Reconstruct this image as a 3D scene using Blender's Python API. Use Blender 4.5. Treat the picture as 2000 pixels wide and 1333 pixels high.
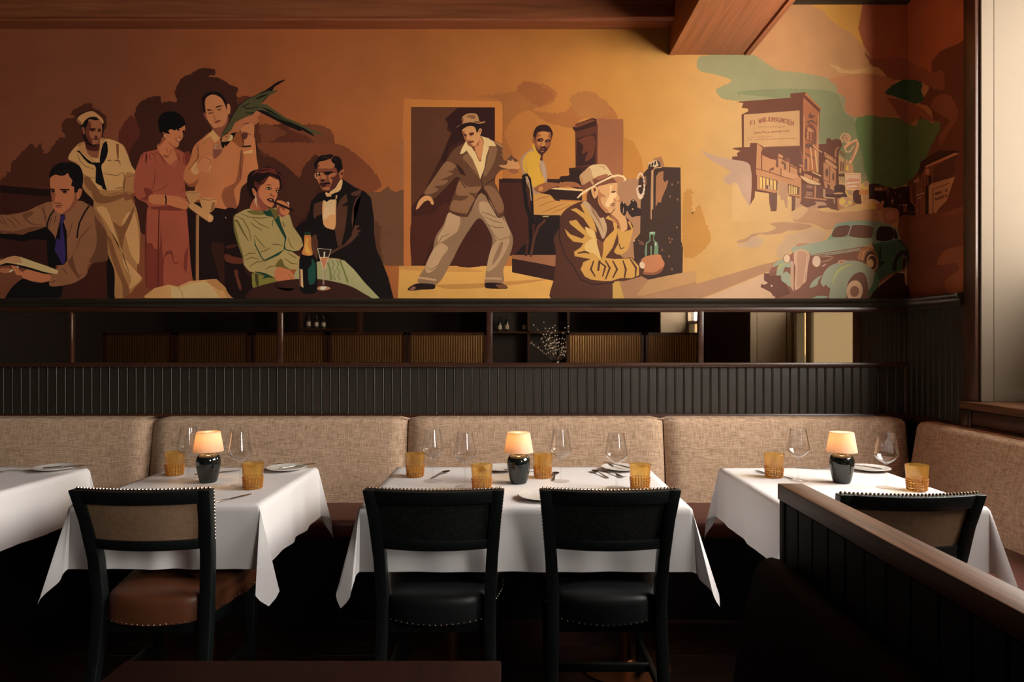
import bpy, bmesh, math, random
from mathutils import Vector, Matrix
for o in list(bpy.data.objects): bpy.data.objects.remove(o)
random.seed(7)
PI = math.pi
scene = bpy.context.scene
COL = scene.collection
# ---------------------------------------------------------------- camera, light, exposure
F, CX, CY, HC = 1338.0, 1000.0, 670.0, 1.345
cam_d = bpy.data.cameras.new('camera'); cam = bpy.data.objects.new('camera', cam_d); COL.objects.link(cam)
cam_d.sensor_width = 36; cam_d.lens = 36 * F / 2000; cam_d.shift_y = 3.5 / 2000; cam_d.clip_start = .05
cam.location = (0, 0, HC); cam.rotation_euler = (PI/2, 0, 0)
scene.camera = cam
W = bpy.data.worlds.new('daylight'); scene.world = W; W.use_nodes = True
bg = W.node_tree.nodes['Background']
bg.inputs[0].default_value = (1.0, .95, .90, 1); bg.inputs[1].default_value = 27.0
vs = scene.view_settings
vs.view_transform = 'Standard'; vs.look = 'None'; vs.gamma = 1; vs.use_curve_mapping = False; vs.exposure = 0.0
sun_d = bpy.data.lights.new('low_sun', 'SUN'); sun = bpy.data.objects.new('low_sun', sun_d); COL.objects.link(sun)
sun_d.energy = 2.2; sun_d.color = (1, .80, .56); sun_d.angle = math.radians(11)
SUN_AZ, SUN_EL = math.radians(18), math.radians(1.0)      # low sun raking in through the window bay
sun.rotation_euler = Vector((-math.sin(SUN_AZ)*math.cos(SUN_EL), math.cos(SUN_AZ)*math.cos(SUN_EL), -math.sin(SUN_EL))).to_track_quat('-Z', 'Y').to_euler()
# window openings: (wall x inner, reveal depth, y0, y1, z0, z1)
WIN_A = (2.25, .40, 1.30, 3.30, 1.06, 3.22)
WIN_B = (2.25, .40, -2.6, -.40, 1.06, 3.22)
def portal(name, x, y0, y1, z0, z1):
    l = bpy.data.lights.new(name, 'AREA'); l.shape = 'RECTANGLE'; l.size = z1-z0; l.size_y = y1-y0
    l.cycles.is_portal = True
    o = bpy.data.objects.new(name, l); COL.objects.link(o)
    o.location = (x, (y0+y1)/2, (z0+z1)/2); o.rotation_euler = (0, PI/2, 0)
portal('window_daylight', WIN_A[0]+WIN_A[1]+.06, WIN_A[2], WIN_A[3], WIN_A[4], WIN_A[5])
for q in (WIN_B,): portal('rear_window_daylight', q[0]+q[1]+.06, q[2], q[3], q[4], q[5])
# ---------------------------------------------------------------- helpers
class MB:
    def __init__(s): s.v = []; s.f = []
    def add(s, v, f):
        n = len(s.v); s.v += [tuple(p) for p in v]; s.f += [tuple(i+n for i in q) for q in f]; return s
    def box(s, x0, x1, y0, y1, z0, z1):
        return s.add([(x0,y0,z0),(x1,y0,z0),(x1,y1,z0),(x0,y1,z0),(x0,y0,z1),(x1,y0,z1),(x1,y1,z1),(x0,y1,z1)],
                     [(3,2,1,0),(4,5,6,7),(0,1,5,4),(1,2,6,5),(2,3,7,6),(3,0,4,7)])
    def grid(s, fn, nu, nv, cu=False, cv=False):
        U = nu if cu else nu+1; V = nv if cv else nv+1
        v = [fn(i/nu, j/nv) for j in range(V) for i in range(U)]
        f = []
        for j in range(nv):
            for i in range(nu):
                a = j*U+i; b = j*U+(i+1) % U; c = ((j+1) % V)*U+(i+1) % U; d = ((j+1) % V)*U+i
                f.append((a,b,c,d))
        return s.add(v, f)
    def loft(s, rings, cap=True):
        n = len(rings[0]); v = [p for r in rings for p in r]; f = []
        for j in range(len(rings)-1):
            for i in range(n):
                k = (i+1) % n
                f.append((j*n+i, j*n+k, (j+1)*n+k, (j+1)*n+i))
        if cap:
            f.append(tuple(range(n-1, -1, -1))); f.append(tuple((len(rings)-1)*n+i for i in range(n)))
        return s.add(v, f)
    def lathe(s, prof, n=24, c=(0,0,0)):
        rings = []
        for r, z in prof:
            r = max(r, 1e-5)
            rings.append([(c[0]+r*math.cos(2*PI*i/n), c[1]+r*math.sin(2*PI*i/n), c[2]+z) for i in range(n)])
        return s.loft(rings, cap=False)
    def tube(s, path, rad, n=8):
        path = [Vector(p) for p in path]; rings = []
        if not isinstance(rad, (list, tuple)): rad = [rad]*len(path)
        for i, p in enumerate(path):
            t = (path[min(i+1, len(path)-1)]-path[max(i-1, 0)]).normalized()
            a = t.orthogonal() if i == 0 else (a0 - t*a0.dot(t))
            a.normalize(); a0 = a; b = t.cross(a)
            rings.append([tuple(p+(a*math.cos(2*PI*k/n)+b*math.sin(2*PI*k/n))*rad[i]) for k in range(n)])
        return s.loft(rings)
    def prism_z(s, poly, z0, z1):
        return s.loft([[(x,y,z0) for x,y in poly], [(x,y,z1) for x,y in poly]])
    def prism_y(s, poly, y0, y1):
        return s.loft([[(x,y0,z) for x,z in poly], [(x,y1,z) for x,z in poly]])
    def prism_x(s, poly, x0, x1):
        return s.loft([[(x0,y,z) for y,z in poly], [(x1,y,z) for y,z in poly]])
    def ball(s, c, r, n=8, m=5):
        return s.lathe([(r*math.sin(PI*j/m), -r*math.cos(PI*j/m)) for j in range(m+1)], n, c)
    def mesh(s, name, mat=None, bevel=0, seg=2, ang=35, weld=False):
        me = bpy.data.meshes.new(name); me.from_pydata(s.v, [], s.f)
        bm = bmesh.new(); bm.from_mesh(me)
        if weld: bmesh.ops.remove_doubles(bm, verts=bm.verts, dist=1e-5)
        bmesh.ops.recalc_face_normals(bm, faces=bm.faces)
        if bevel:
            ed = [e for e in bm.edges if len(e.link_faces) == 2 and e.calc_face_angle(0) > .6]
            bmesh.ops.bevel(bm, geom=ed, offset=bevel, segments=seg, profile=.5, affect='EDGES', clamp_overlap=True)
        bm.to_mesh(me); bm.free()
        for p in me.polygons: p.use_smooth = True
        me.set_sharp_from_angle(angle=math.radians(ang))
        if mat: me.materials.append(mat)
        return me
    def build(s, name, mat, parent=None, **k):
        return link(name, s.mesh(name, mat, **k), parent)
def link(name, data, parent=None, loc=(0,0,0)):
    o = bpy.data.objects.new(name, data); COL.objects.link(o); o.location = loc
    if parent: o.parent = parent
    return o
def tag(o, label=None, cat=None, group=None, kind=None):
    if label: o['label'] = label
    if cat: o['category'] = cat
    if group: o['group'] = group
    if kind: o['kind'] = kind
    return o
def thing(name, label, cat, loc=(0,0,0), rz=0, group=None):
    o = bpy.data.objects.new(name, None); COL.objects.link(o); o.location = loc; o.rotation_euler = (0,0,rz)
    o.empty_display_size = .05
    return tag(o, label, cat, group)
def struct(name, mb, mat, **k):
    o = mb.build(name, mat, **k); o['kind'] = 'structure'; return o
def dup(root, loc, rz, label, group=None):
    r = root.copy(); COL.objects.link(r); r.location = loc; r.rotation_euler = (0,0,rz); r['label'] = label
    if group: r['group'] = group
    for ch in list(root.children):
        c = ch.copy(); COL.objects.link(c); c.parent = r
        for g in list(ch.children):
            d = g.copy(); COL.objects.link(d); d.parent = c
    return r
def sp(px, py, Y): return ((px-CX)*Y/F, Y, HC+(CY-py)*Y/F)         # a point of the photograph on the plane at depth Y
def on_table(px, py, z=.757):
    Y = F*(HC-z)/(py-CY); return ((px-CX)*Y/F, Y, z)
# ---------------------------------------------------------------- materials
def mat(name):
    m = bpy.data.materials.new(name); m.use_nodes = True; nt = m.node_tree
    b = nt.nodes['Principled BSDF']; return m, nt, b
def N(nt, t, **k):
    n = nt.nodes.new(t)
    for a, v in k.items(): setattr(n, a, v)
    return n
def coords(nt, scale=(1,1,1), rnd=False):
    tc = N(nt, 'ShaderNodeTexCoord'); mp = N(nt, 'ShaderNodeMapping'); mp.inputs['Scale'].default_value = scale
    nt.links.new(tc.outputs['Object'], mp.inputs['Vector'])
    if rnd:
        oi = N(nt, 'ShaderNodeObjectInfo'); mu = N(nt, 'ShaderNodeMath', operation='MULTIPLY'); mu.inputs[1].default_value = 37
        nt.links.new(oi.outputs['Random'], mu.inputs[0]); nt.links.new(mu.outputs[0], mp.inputs['Location'])
    return mp
def ramp(nt, c0, c1, p0=.3, p1=.7):
    r = N(nt, 'ShaderNodeValToRGB'); e = r.color_ramp.elements
    e[0].position = p0; e[0].color = (*c0, 1); e[1].position = p1; e[1].color = (*c1, 1); return r
def plain(name, col, rough=.5, metal=0, spec=.5, var=.0, vscale=8, bump=0, bscale=200, coat=0):
    m, nt, b = mat(name)
    b.inputs['Base Color'].default_value = (*col, 1); b.inputs['Roughness'].default_value = rough
    b.inputs['Metallic'].default_value = metal; b.inputs['Specular IOR Level'].default_value = spec
    b.inputs['Coat Weight'].default_value = coat; b.inputs['Coat Roughness'].default_value = .1
    if var:
        no = N(nt, 'ShaderNodeTexNoise'); no.inputs['Scale'].default_value = vscale; no.inputs['Detail'].default_value = 4
        nt.links.new(coords(nt).outputs[0], no.inputs['Vector'])
        r = ramp(nt, tuple(c*(1-var) for c in col), tuple(min(1, c*(1+var)) for c in col))
        nt.links.new(no.outputs[0], r.inputs[0]); nt.links.new(r.outputs[0], b.inputs['Base Color'])
    if bump:
        no = N(nt, 'ShaderNodeTexNoise'); no.inputs['Scale'].default_value = bscale
        nt.links.new(coords(nt).outputs[0], no.inputs['Vector'])
        bp = N(nt, 'ShaderNodeBump'); bp.inputs['Strength'].default_value = bump; bp.inputs['Distance'].default_value = .002
        nt.links.new(no.outputs[0], bp.inputs['Height']); nt.links.new(bp.outputs[0], b.inputs['Normal'])
    return m
def wood(name, c0, c1, stretch=(2,40,40), rough=.4, bump=.15, spec=.5):
    m, nt, b = mat(name)
    mp = coords(nt, stretch, True)
    no = N(nt, 'ShaderNodeTexNoise'); no.inputs['Scale'].default_value = 1.6; no.inputs['Detail'].default_value = 7; no.inputs['Distortion'].default_value = .6
    nt.links.new(mp.outputs[0], no.inputs['Vector'])
    r = ramp(nt, c0, c1, .3, .7); nt.links.new(no.outputs[0], r.inputs[0]); nt.links.new(r.outputs[0], b.inputs['Base Color'])
    b.inputs['Roughness'].default_value = rough; b.inputs['Specular IOR Level'].default_value = spec
    bp = N(nt, 'ShaderNodeBump'); bp.inputs['Strength'].default_value = bump; bp.inputs['Distance'].default_value = .001
    nt.links.new(no.outputs[0], bp.inputs['Height']); nt.links.new(bp.outputs[0], b.inputs['Normal'])
    return m
def weave(name, c0, c1, f=330, slub=9, along='x'):
    m, nt, b = mat(name)
    b.inputs['Roughness'].default_value = .85; b.inputs['Specular IOR Level'].default_value = .2
    a = N(nt, 'ShaderNodeTexNoise'); a.inputs['Scale'].default_value = 1; a.inputs['Detail'].default_value = 2
    nt.links.new(coords(nt, (slub, slub, f)).outputs[0], a.inputs['Vector'])
    c = N(nt, 'ShaderNodeTexNoise'); c.inputs['Scale'].default_value = 1; c.inputs['Detail'].default_value = 2
    nt.links.new(coords(nt, (f, 3, slub) if along == 'x' else (3, f, slub)).outputs[0], c.inputs['Vector'])
    ad = N(nt, 'ShaderNodeMath', operation='ADD'); nt.links.new(a.outputs[0], ad.inputs[0]); nt.links.new(c.outputs[0], ad.inputs[1])
    r = ramp(nt, c0, c1, .72, 1.0)
    sc = N(nt, 'ShaderNodeMath', operation='MULTIPLY'); sc.inputs[1].default_value = .86
    nt.links.new(ad.outputs[0], sc.inputs[0]); nt.links.new(sc.outputs[0], r.inputs[0]); nt.links.new(r.outputs[0], b.inputs['Base Color'])
    bp = N(nt, 'ShaderNodeBump'); bp.inputs['Strength'].default_value = .35; bp.inputs['Distance'].default_value = .001
    nt.links.new(ad.outputs[0], bp.inputs['Height']); nt.links.new(bp.outputs[0], b.inputs['Normal'])
    return m
def glassy(name, tint, rough=.02, gl=1.0, edge=None, body=None, bodyfac=0):
    """thin glass: light passes straight through, the surface mirrors by Fresnel"""
    m, nt, b = mat(name); nt.nodes.remove(b); out = nt.nodes['Material Output']
    tr = N(nt, 'ShaderNodeBsdfTransparent'); tr.inputs[0].default_value = (*tint, 1)
    if edge:
        lw = N(nt, 'ShaderNodeLayerWeight'); lw.inputs[0].default_value = .35
        r = ramp(nt, tint, edge, .22, .9); nt.links.new(lw.outputs['Facing'], r.inputs[0]); nt.links.new(r.outputs[0], tr.inputs[0])
    g = N(nt, 'ShaderNodeBsdfGlossy'); g.inputs['Roughness'].default_value = rough
    fa = N(nt, 'ShaderNodeLayerWeight'); fa.inputs[0].default_value = .5      # Schlick on |cos|: the same from both sides
    pw_ = N(nt, 'ShaderNodeMath', operation='POWER'); pw_.inputs[1].default_value = 5; nt.links.new(fa.outputs['Facing'], pw_.inputs[0])
    mu = N(nt, 'ShaderNodeMath', operation='MULTIPLY_ADD', use_clamp=True); mu.inputs[1].default_value = .96*gl; mu.inputs[2].default_value = .04*gl
    nt.links.new(pw_.outputs[0], mu.inputs[0])
    mx = N(nt, 'ShaderNodeMixShader')
    nt.links.new(mu.outputs[0], mx.inputs[0]); nt.links.new(g.outputs[0], mx.inputs[2])
    if body:
        di = N(nt, 'ShaderNodeBsdfDiffuse'); di.inputs[0].default_value = (*body, 1)
        tl = N(nt, 'ShaderNodeBsdfTranslucent'); tl.inputs[0].default_value = (*body, 1)
        m1 = N(nt, 'ShaderNodeMixShader'); m1.inputs[0].default_value = .5
        nt.links.new(di.outputs[0], m1.inputs[1]); nt.links.new(tl.outputs[0], m1.inputs[2])
        m2 = N(nt, 'ShaderNodeMixShader'); m2.inputs[0].default_value = bodyfac
        nt.links.new(tr.outputs[0], m2.inputs[1]); nt.links.new(m1.outputs[0], m2.inputs[2]); nt.links.new(m2.outputs[0], mx.inputs[1])
    else: nt.links.new(tr.outputs[0], mx.inputs[1])
    nt.links.new(mx.outputs[0], out.inputs[0])
    return m
M = dict(
    beam=wood('mahogany_beam', (.20,.058,.022), (.34,.105,.04), (1.2,30,30), .42),
    beamY=wood('mahogany_beam_long', (.26,.078,.030), (.42,.135,.052), (30,1.2,30), .42),  # same mahogany lightened, bounce light on the soffit put into the colour
    ceiling=plain('ceiling_stain', (.06,.022,.012), .6, var=.3),
    bead=plain('beadboard_gloss', (.024,.019,.012), .40, bump=.10, bscale=60, spec=.8),
    rail=wood('mahogany_rail', (.034,.012,.007), (.065,.025,.013), (1.5,40,40), .3),
    mould=wood('dark_moulding', (.020,.015,.010), (.034,.026,.016), (1.5,40,40), .3),
    plaster=plain('wall_paint', (.22,.10,.05), .8, var=.1),
    darkwall=plain('dark_wall', (.012,.0045,.0035), .6, var=.2),
    floor=wood('floor_plank_wood', (.012,.0035,.0025), (.028,.008,.005), (1.5,25,25), .4),
    chair=wood('black_green_stain', (.0038,.0062,.0060), (.0075,.0115,.011), (40,40,3), .42, .3),
    linen=weave('slub_linen', (.38,.245,.155), (.68,.48,.335), 380, 22),
    linenY=weave('slub_linen_return', (.38,.245,.155), (.68,.48,.335), 380, 22, 'y'),
    maroon=plain('maroon_leather', (.085,.020,.014), .42, var=.15),
    booth=plain('booth_velvet', (.009,.0018,.0014), .8, spec=.12, var=.2),
    blackleather=plain('black_leather', (.008,.010,.011), .42, bump=.15, bscale=220),
    brownleather=plain('cognac_leather', (.145,.048,.020), .42, var=.12, bump=.12, bscale=200),
    blackweave=weave('black_cane_weave', (.006,.006,.006), (.018,.019,.018), 420, 60),
    tanfelt=plain('tan_felt', (.33,.205,.125), .9, spec=.1, var=.12, vscale=60),
    cloth=plain('white_tablecloth', (.80,.775,.77), .75, spec=.25, var=.02, vscale=3),
    nail=plain('nickel_nail', (.50,.41,.32), .26, metal=1),
    brass=plain('antique_brass', (.30,.14,.06), .35, metal=1),
    steel=plain('cutlery_steel', (.40,.36,.32), .25, metal=1),
    china=plain('white_china', (.80,.77,.71), .2, coat=.3),
    ceramic=plain('black_glaze', (.006,.009,.008), .06, spec=.7),
    mirror=plain('mirror_silver', (.80,.72,.60), .015, metal=1),
    cream=plain('cream_paint', (.130,.102,.074), .8, spec=.08),
    divider=wood('divider_paint', (.0036,.0048,.0042), (.0072,.009,.0078), (40,40,3), .6, .2, spec=.15),
    cap=wood('oak_cap', (.060,.026,.012), (.15,.066,.030), (60,2,60), .45, .3, spec=.18),
    table=wood('dark_table_wood', (.008,.0016,.0013), (.020,.0040,.0030), (60,3,60), .5, spec=.15),
    iron=plain('black_iron', (.010,.009,.009), .5),
    glass=glassy('clear_glass', (.985,.98,.975), .02, 1.6, edge=(.93,.925,.92)),
    glassfoot=glassy('clear_foot_glass', (.99,.985,.98), .03, .5, edge=(.975,.97,.965)),
    pane=glassy('window_glass', (.95,.95,.94), .01, 1.0),
    frost=glassy('frosted_film', (.13,.112,.084), .3, .6, body=(.8,.72,.58), bodyfac=.05),
    amber=glassy('amber_glass', (.975,.87,.56), .06, 1.2, edge=(.62,.27,.04), body=(.90,.60,.19), bodyfac=.19),
    hobnail=plain('amber_hobnail', (.42,.15,.018), .12, spec=.8),
    shade=None,
    reed=plain('reeded_bronze_glass', (.20,.11,.045), .34, metal=.75),
    bottle=plain('bottle_glass_dark', (.02,.02,.012), .08, spec=.8),
    paper=plain('bottle_label_paper', (.5,.4,.28), .7),
    twig=plain('twig_bark', (.10,.06,.035), .8),
    bud=plain('pale_bud', (.7,.6,.5), .7),
    outdoor=plain('hedge_green', (.10,.16,.04), .9, var=.5, vscale=20),
)
def shade_mat():
    m, nt, b = mat('linen_lamp_shade'); nt.nodes.remove(b); out = nt.nodes['Material Output']
    d = N(nt, 'ShaderNodeBsdfDiffuse'); d.inputs[0].default_value = (.82,.70,.58,1)
    t = N(nt, 'ShaderNodeBsdfTranslucent'); t.inputs[0].default_value = (.88,.68,.48,1)
    mx = N(nt, 'ShaderNodeMixShader'); mx.inputs[0].default_value = .45
    nt.links.new(d.outputs[0], mx.inputs[1]); nt.links.new(t.outputs[0], mx.inputs[2]); nt.links.new(mx.outputs[0], out.inputs[0])
    return m
M['shade'] = shade_mat()
# ---------------------------------------------------------------- the room
YW, XR = 3.90, 2.25
XL, YB, ZC = -7.0, -6.0, 3.62
XJ = XR+.5
def wz(py): return HC+(CY-py)*YW/F
def wx(px): return (px-CX)*YW/F
fl = struct('floor', MB().box(XL, XJ+.3, YB, YW, -.06, -.012), M['darkwall'])
pw = .118; n = 0
y = .70
while y < YW-.01:                                             # planks run along the wall
    x = -4.2 - random.random()*.8
    while x < XR:
        L = 1.5+random.random()*.9
        x1 = min(x+L, XR)
        if x1-x > .2:
            me = MB().box(x+.0015, x1-.0015, y+.0015, min(y+pw, YW)-.0015, -.012, 0).mesh('floor_plank', M['floor'], bevel=.0012, seg=1)
            link('floor_plank', me, fl)
        x = x1
    y += pw
struct('floor_rear', MB().box(XL, XJ, YB, .70, -.012, 0), M['floor'])
struct('ceiling', MB().box(XL, XJ+.3, YB, YW, ZC, ZC+.05), M['ceiling'])
wb = struct('wall_back', MB().box(XL, XR+.75, YW, YW+.12, -.06, ZC+.05), M['plaster'])
x0a, dep, wy0, wy1, wz0, wz1 = WIN_A
# right wall pierced by three deep window bays
def pier(y0, y1): return MB().box(XR, XR+dep+.12, y0, y1, -.06, ZC+.05)
wr = pier(wy1, YW); ys_ = [wy1]
for q in (WIN_A, WIN_B):
    wr.box(XR, XR+dep+.12, q[2], q[3], -.06, q[4]-.04); wr.box(XR, XR+dep+.12, q[2], q[3], q[5], ZC+.05)
for a, b in ((wy0, WIN_B[3]), (WIN_B[2], YB)):
    wr.box(XR, XR+dep+.12, min(a,b), max(a,b), -.06, ZC+.05)
wr = struct('wall_right', wr, M['darkwall'])
struct('wall_left', MB().box(XL-.1, XL, YB, YW, -.06, ZC+.05), M['darkwall'])
struct('wall_rear', MB().box(XL, XJ+.3, YB-.1, YB, -.06, ZC+.05), M['darkwall'])
# beadboard, board by board
def bead_prof(p): return [(0,.0035),(.0015,.0085),(p-.0105,.0085),(p-.009,.0035),(p-.0075,.009),(p-.0048,.0108),(p-.0022,.009),(p-.001,.0035),(p,.0035)]
PITCH = .0502
def bead_mesh(z0, z1, axis):
    pr = bead_prof(PITCH); 
    if axis == 'x': poly = [(u, -h) for u, h in pr]+[(PITCH, 0), (0, 0)]
    else: poly = [(-h, -u) for u, h in pr]+[(0, -PITCH), (0, 0)]
    return MB().prism_z(poly, z0, z1).mesh('board', M['bead'], ang=25)
zb0, zb1 = wz(808), wz(716)
me = bead_mesh(zb0, zb1, 'x')
x = wx(663.3)-PITCH*64
while x < XR-.02:
    link('board', me, wb, (x+.005, YW, 0)); x += PITCH
me = bead_mesh(zb0-.02, wz(606), 'y')
for i in range(10): link('board', me, wr, (XR, YW-.012-i*PITCH, 0))
me = bead_mesh(.5, wz0-.10, 'y')
for i in range(16): link('board', me, wr, (XR, YW-.012-(i+10)*PITCH, 0))
# rails, ledge, mirrors
XA = -4.2
def mould(poly): return MB().prism_x([(YW-h, z) for h, z in poly], XA, XR)
z = wz
struct('trim_1', mould([(0,z(600)),(.030,z(600)),(.034,z(597)),(.036,z(594)),(.048,z(592)),(.058,z(589)),(.060,z(586)),(.056,z(584.5)),(0,z(584.5))]), M['mould'], ang=50)
struct('trim_2', mould([(0,z(610)),(.022,z(610)),(.024,z(609)),(.024,z(601)),(.022,z(600)),(0,z(600))]), M['rail'])
struct('trim_3', mould([(0,z(717)),(.024,z(717)),(.026,z(715)),(.026,z(710.5)),(.024,z(709)),(0,z(709))]), M['rail'])
struct('trim_4', mould([(0,z(822)),(.028,z(822)),(.030,z(820)),(.030,z(809)),(.028,z(808)),(0,z(808))]), M['rail'])
def mould_r(poly, y0=3.39): return MB().prism_y([(XR-h, z) for h, z in poly], y0, YW-.03)
struct('trim_5', mould_r([(0,z(606)),(.030,z(606)),(.034,z(600)),(.036,z(595)),(.048,z(592)),(.058,z(589)),(.060,z(586)),(.056,z(584.5)),(0,z(584.5))]), M['mould'], ang=50)
struct('trim_6', mould_r([(0,z(822)),(.028,z(822)),(.030,z(820)),(.030,z(809)),(.028,z(808)),(0,z(808))], 2.0), M['rail'])
mull = [143, 549, 956, 1367]
for px, w in zip(mull, (5, 9, 11, 10)):
    o = MB().box(wx(px-w/2), wx(px+w/2), YW-.024, YW, z(710), z(609)).build('mirror_mullion', M['rail'], wb, bevel=.002)
edges = [-264]+mull+[1778]; ml = ['antiqued wall mirror strip at the far left under the reading man',
    'wall mirror strip below the sailor and the woman in the pink dress', 'wall mirror strip below the man in the dinner jacket',
    'wall mirror strip reflecting bottles and twigs, below the dancing man', 'wall mirror strip reflecting the bright window, below the painted car']
for i in range(5):
    a = wx(edges[i]+5); b = wx(edges[i+1]-5)
    mb = MB().box(a, b, YW-.008, YW-.001, z(709), z(610))
    tag(mb.build('mirror', M['mirror'], bevel=.0015, seg=1), ml[i], 'mirror', 'mirror strips above the banquette')
# ceiling timbers
cb = MB()
X1 = wx(1307)
cb.prism_x([(YW,z(57)),(YW-.10,z(57)),(YW-.11,z(54)),(YW-.13,z(54)),(YW-.13,z(22)),(YW-.16,z(20)),(YW-.16,ZC),(YW,ZC)], XL, X1)
struct('trim_7', cb, M['beam'])
xb0, xb1, zbm = wx(1307), wx(1465), z(108)
bm_ = MB(); bm_.box(xb0, xb1, YB, YW, zbm+.02, ZC)
bm_.box(xb0, xb0+.035, YB, YW, zbm, zbm+.02); bm_.box(xb1-.030, xb1, YB, YW, zbm, zbm+.02)
beam = struct('ceiling_beam', bm_, M['beamY'])
MB().box(xb0+.0365, xb1-.045, YB, YW, zbm+.003, zbm+.022).build('soffit_board', M['beamY'], beam)
struct('trim_8', MB().prism_x([(YW,z(9)),(YW-.015,z(9)),(YW-.03,z(7)),(YW-.045,z(3)),(YW-.045,z(-6)),(YW,z(-6))], xb1, XR), M['mould'], ang=60)
struct('ceiling_bay', MB().box(xb1, XR, YB, YW, z(-6), z(-6)+.03), M['ceiling'])
# window bay on the right
w1 = MB()
xo = XR+dep
for (ya, yb) in ((wy0, wy0+.05), (1.60, 1.66), (2.45, 2.50), (wy1-.05, wy1)): w1.box(xo, xo+.05, ya, yb, wz0, wz1)
w1.box(xo, xo+.05, wy0, wy1, wz0, wz0+.05); w1.box(xo, xo+.05, wy0, wy1, wz1-.05, wz1); w1.box(xo, xo+.05, wy0, wy1, 1.62, 1.67)
w1 = struct('window_1', w1, M['cream'], bevel=.004, seg=1)
for ya, yb in ((wy0+.05, 1.60), (1.66, 2.45), (2.50, wy1-.05)):
    MB().box(xo+.02, xo+.026, ya, yb, 1.67, wz1-.05).build('pane', M['pane'], w1)
    MB().box(xo+.02, xo+.026, ya, yb, wz0+.05, 1.62).build('pane', M['frost'], w1)
# panelled reveals, far and near
for y, s, nm in ((wy1, -1, 'far'), (wy0, 1, 'near')):
    r = MB(); t = .012*s
    a, b = sorted((y, y+t)); r.box(XR+.002, XR+.062, a, b, wz0, wz1); r.box(xo-.05, xo, a, b, wz0, wz1)
    a, b = sorted((y, y+t*.35)); r.box(XR+.068, xo-.055, a, b, wz0, wz1)
    r.build('window_reveal_panel', M['cream'], w1, bevel=.002, seg=1)
MB().box(XR+.002, xo, wy0, wy1, wz1-.004, wz1+.0).build('window_head', M['cream'], w1)
MB().box(XR-.045, xo, wy0-.05, wy1+.085, wz0-.04, wz0).build('window_sill', M['cap'], w1, bevel=.010, seg=3)
MB().box(XR-.028, XR, wy0-.05, wy1+.085, wz0-.115, wz0-.042).build('sill_apron', M['rail'], w1, bevel=.006)
MB().box(XR-.020, XR+.002, wy1, wy1+.088, wz0+.0, wz1+.10).build('window_casing', M['rail'], w1, bevel=.006)
rb = MB().box(XR-.034, XR-.0, wy1+.01, wy1+.10, wz0-.16, wz0-.041).build('corner_block', M['mould'], w1, bevel=.006)
MB().box(XR-.040, XR-.03, wy1+.025, wy1+.085, wz0-.14, wz0-.06).build('block_inset', M['rail'], rb, bevel=.004)
# rear windows that light the room
for nm, q in (('window_2', WIN_B),):
    w2 = MB(); by0, by1, bz0, bz1 = q[2:]
    for k in range(3):
        ya = by0+(by1-by0-.06)*k/2; w2.box(xo, xo+.05, ya, ya+.06, bz0, bz1)
    w2.box(xo, xo+.05, by0, by1, bz0, bz0+.06); w2.box(xo, xo+.05, by0, by1, bz1-.06, bz1)
    w2.box(xo, xo+.05, by0, by1, 1.62, 1.67)
    w2 = struct(nm, w2, M['cream'])
    for k in range(2):
        ya = by0+(by1-by0-.06)*k/2
        for za, zb_, mm in ((bz0+.06, 1.62, 'frost'), (1.67, bz1-.06, 'pane')): MB().box(xo+.02, xo+.026, ya+.06, ya+(by1-by0-.06)/2, za, zb_).build('pane', M[mm], w2)  # lower film added to dim this window as the mirrors show it
    for ya, yb in ((by0, by0+.012), (by1-.012, by1)): MB().box(XR+.002, xo, ya, yb, bz0, bz1).build('window_reveal_panel', M['cream'], w2)
    MB().box(XR-.045, xo, by0-.05, by1+.05, bz0-.04, bz0).build('window_sill', M['cap'], w2, bevel=.01)
# ---------------------------------------------------------------- the painted mural (flat paint, layer on layer, on the wall plane)
def s2l(c): c /= 255; return c/12.92 if c <= .04045 else ((c+.055)/1.055)**2.4
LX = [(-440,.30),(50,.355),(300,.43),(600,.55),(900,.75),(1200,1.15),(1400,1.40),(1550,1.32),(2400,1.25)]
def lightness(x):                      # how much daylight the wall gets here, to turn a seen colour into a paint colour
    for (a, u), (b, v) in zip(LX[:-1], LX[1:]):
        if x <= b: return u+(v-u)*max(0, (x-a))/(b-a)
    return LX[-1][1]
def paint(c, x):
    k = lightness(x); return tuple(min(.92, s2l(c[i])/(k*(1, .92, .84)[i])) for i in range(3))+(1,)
def mural_mat():
    m, nt, b = mat('mural_paint'); b.inputs['Roughness'].default_value = .62; b.inputs['Specular IOR Level'].default_value = .25
    at = N(nt, 'ShaderNodeVertexColor'); at.layer_name = 'paint'
    no = N(nt, 'ShaderNodeTexNoise'); no.inputs['Scale'].default_value = 5; no.inputs['Detail'].default_value = 6
    nt.links.new(coords(nt, (1,1,1)).outputs[0], no.inputs['Vector'])
    r = ramp(nt, (.92,.92,.92), (1.05,1.05,1.05), .35, .65); nt.links.new(no.outputs[0], r.inputs[0])
    mx = N(nt, 'ShaderNodeMix', data_type='RGBA', blend_type='MULTIPLY'); mx.inputs[0].default_value = 1
    nt.links.new(at.outputs[0], mx.inputs[6]); nt.links.new(r.outputs[0], mx.inputs[7]); nt.links.new(mx.outputs[2], b.inputs['Base Color'])
    return m
M['mural'] = mural_mat()
LAYERS = []
XC = CX+XR*F/YW                        # photo x of the room corner
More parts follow.
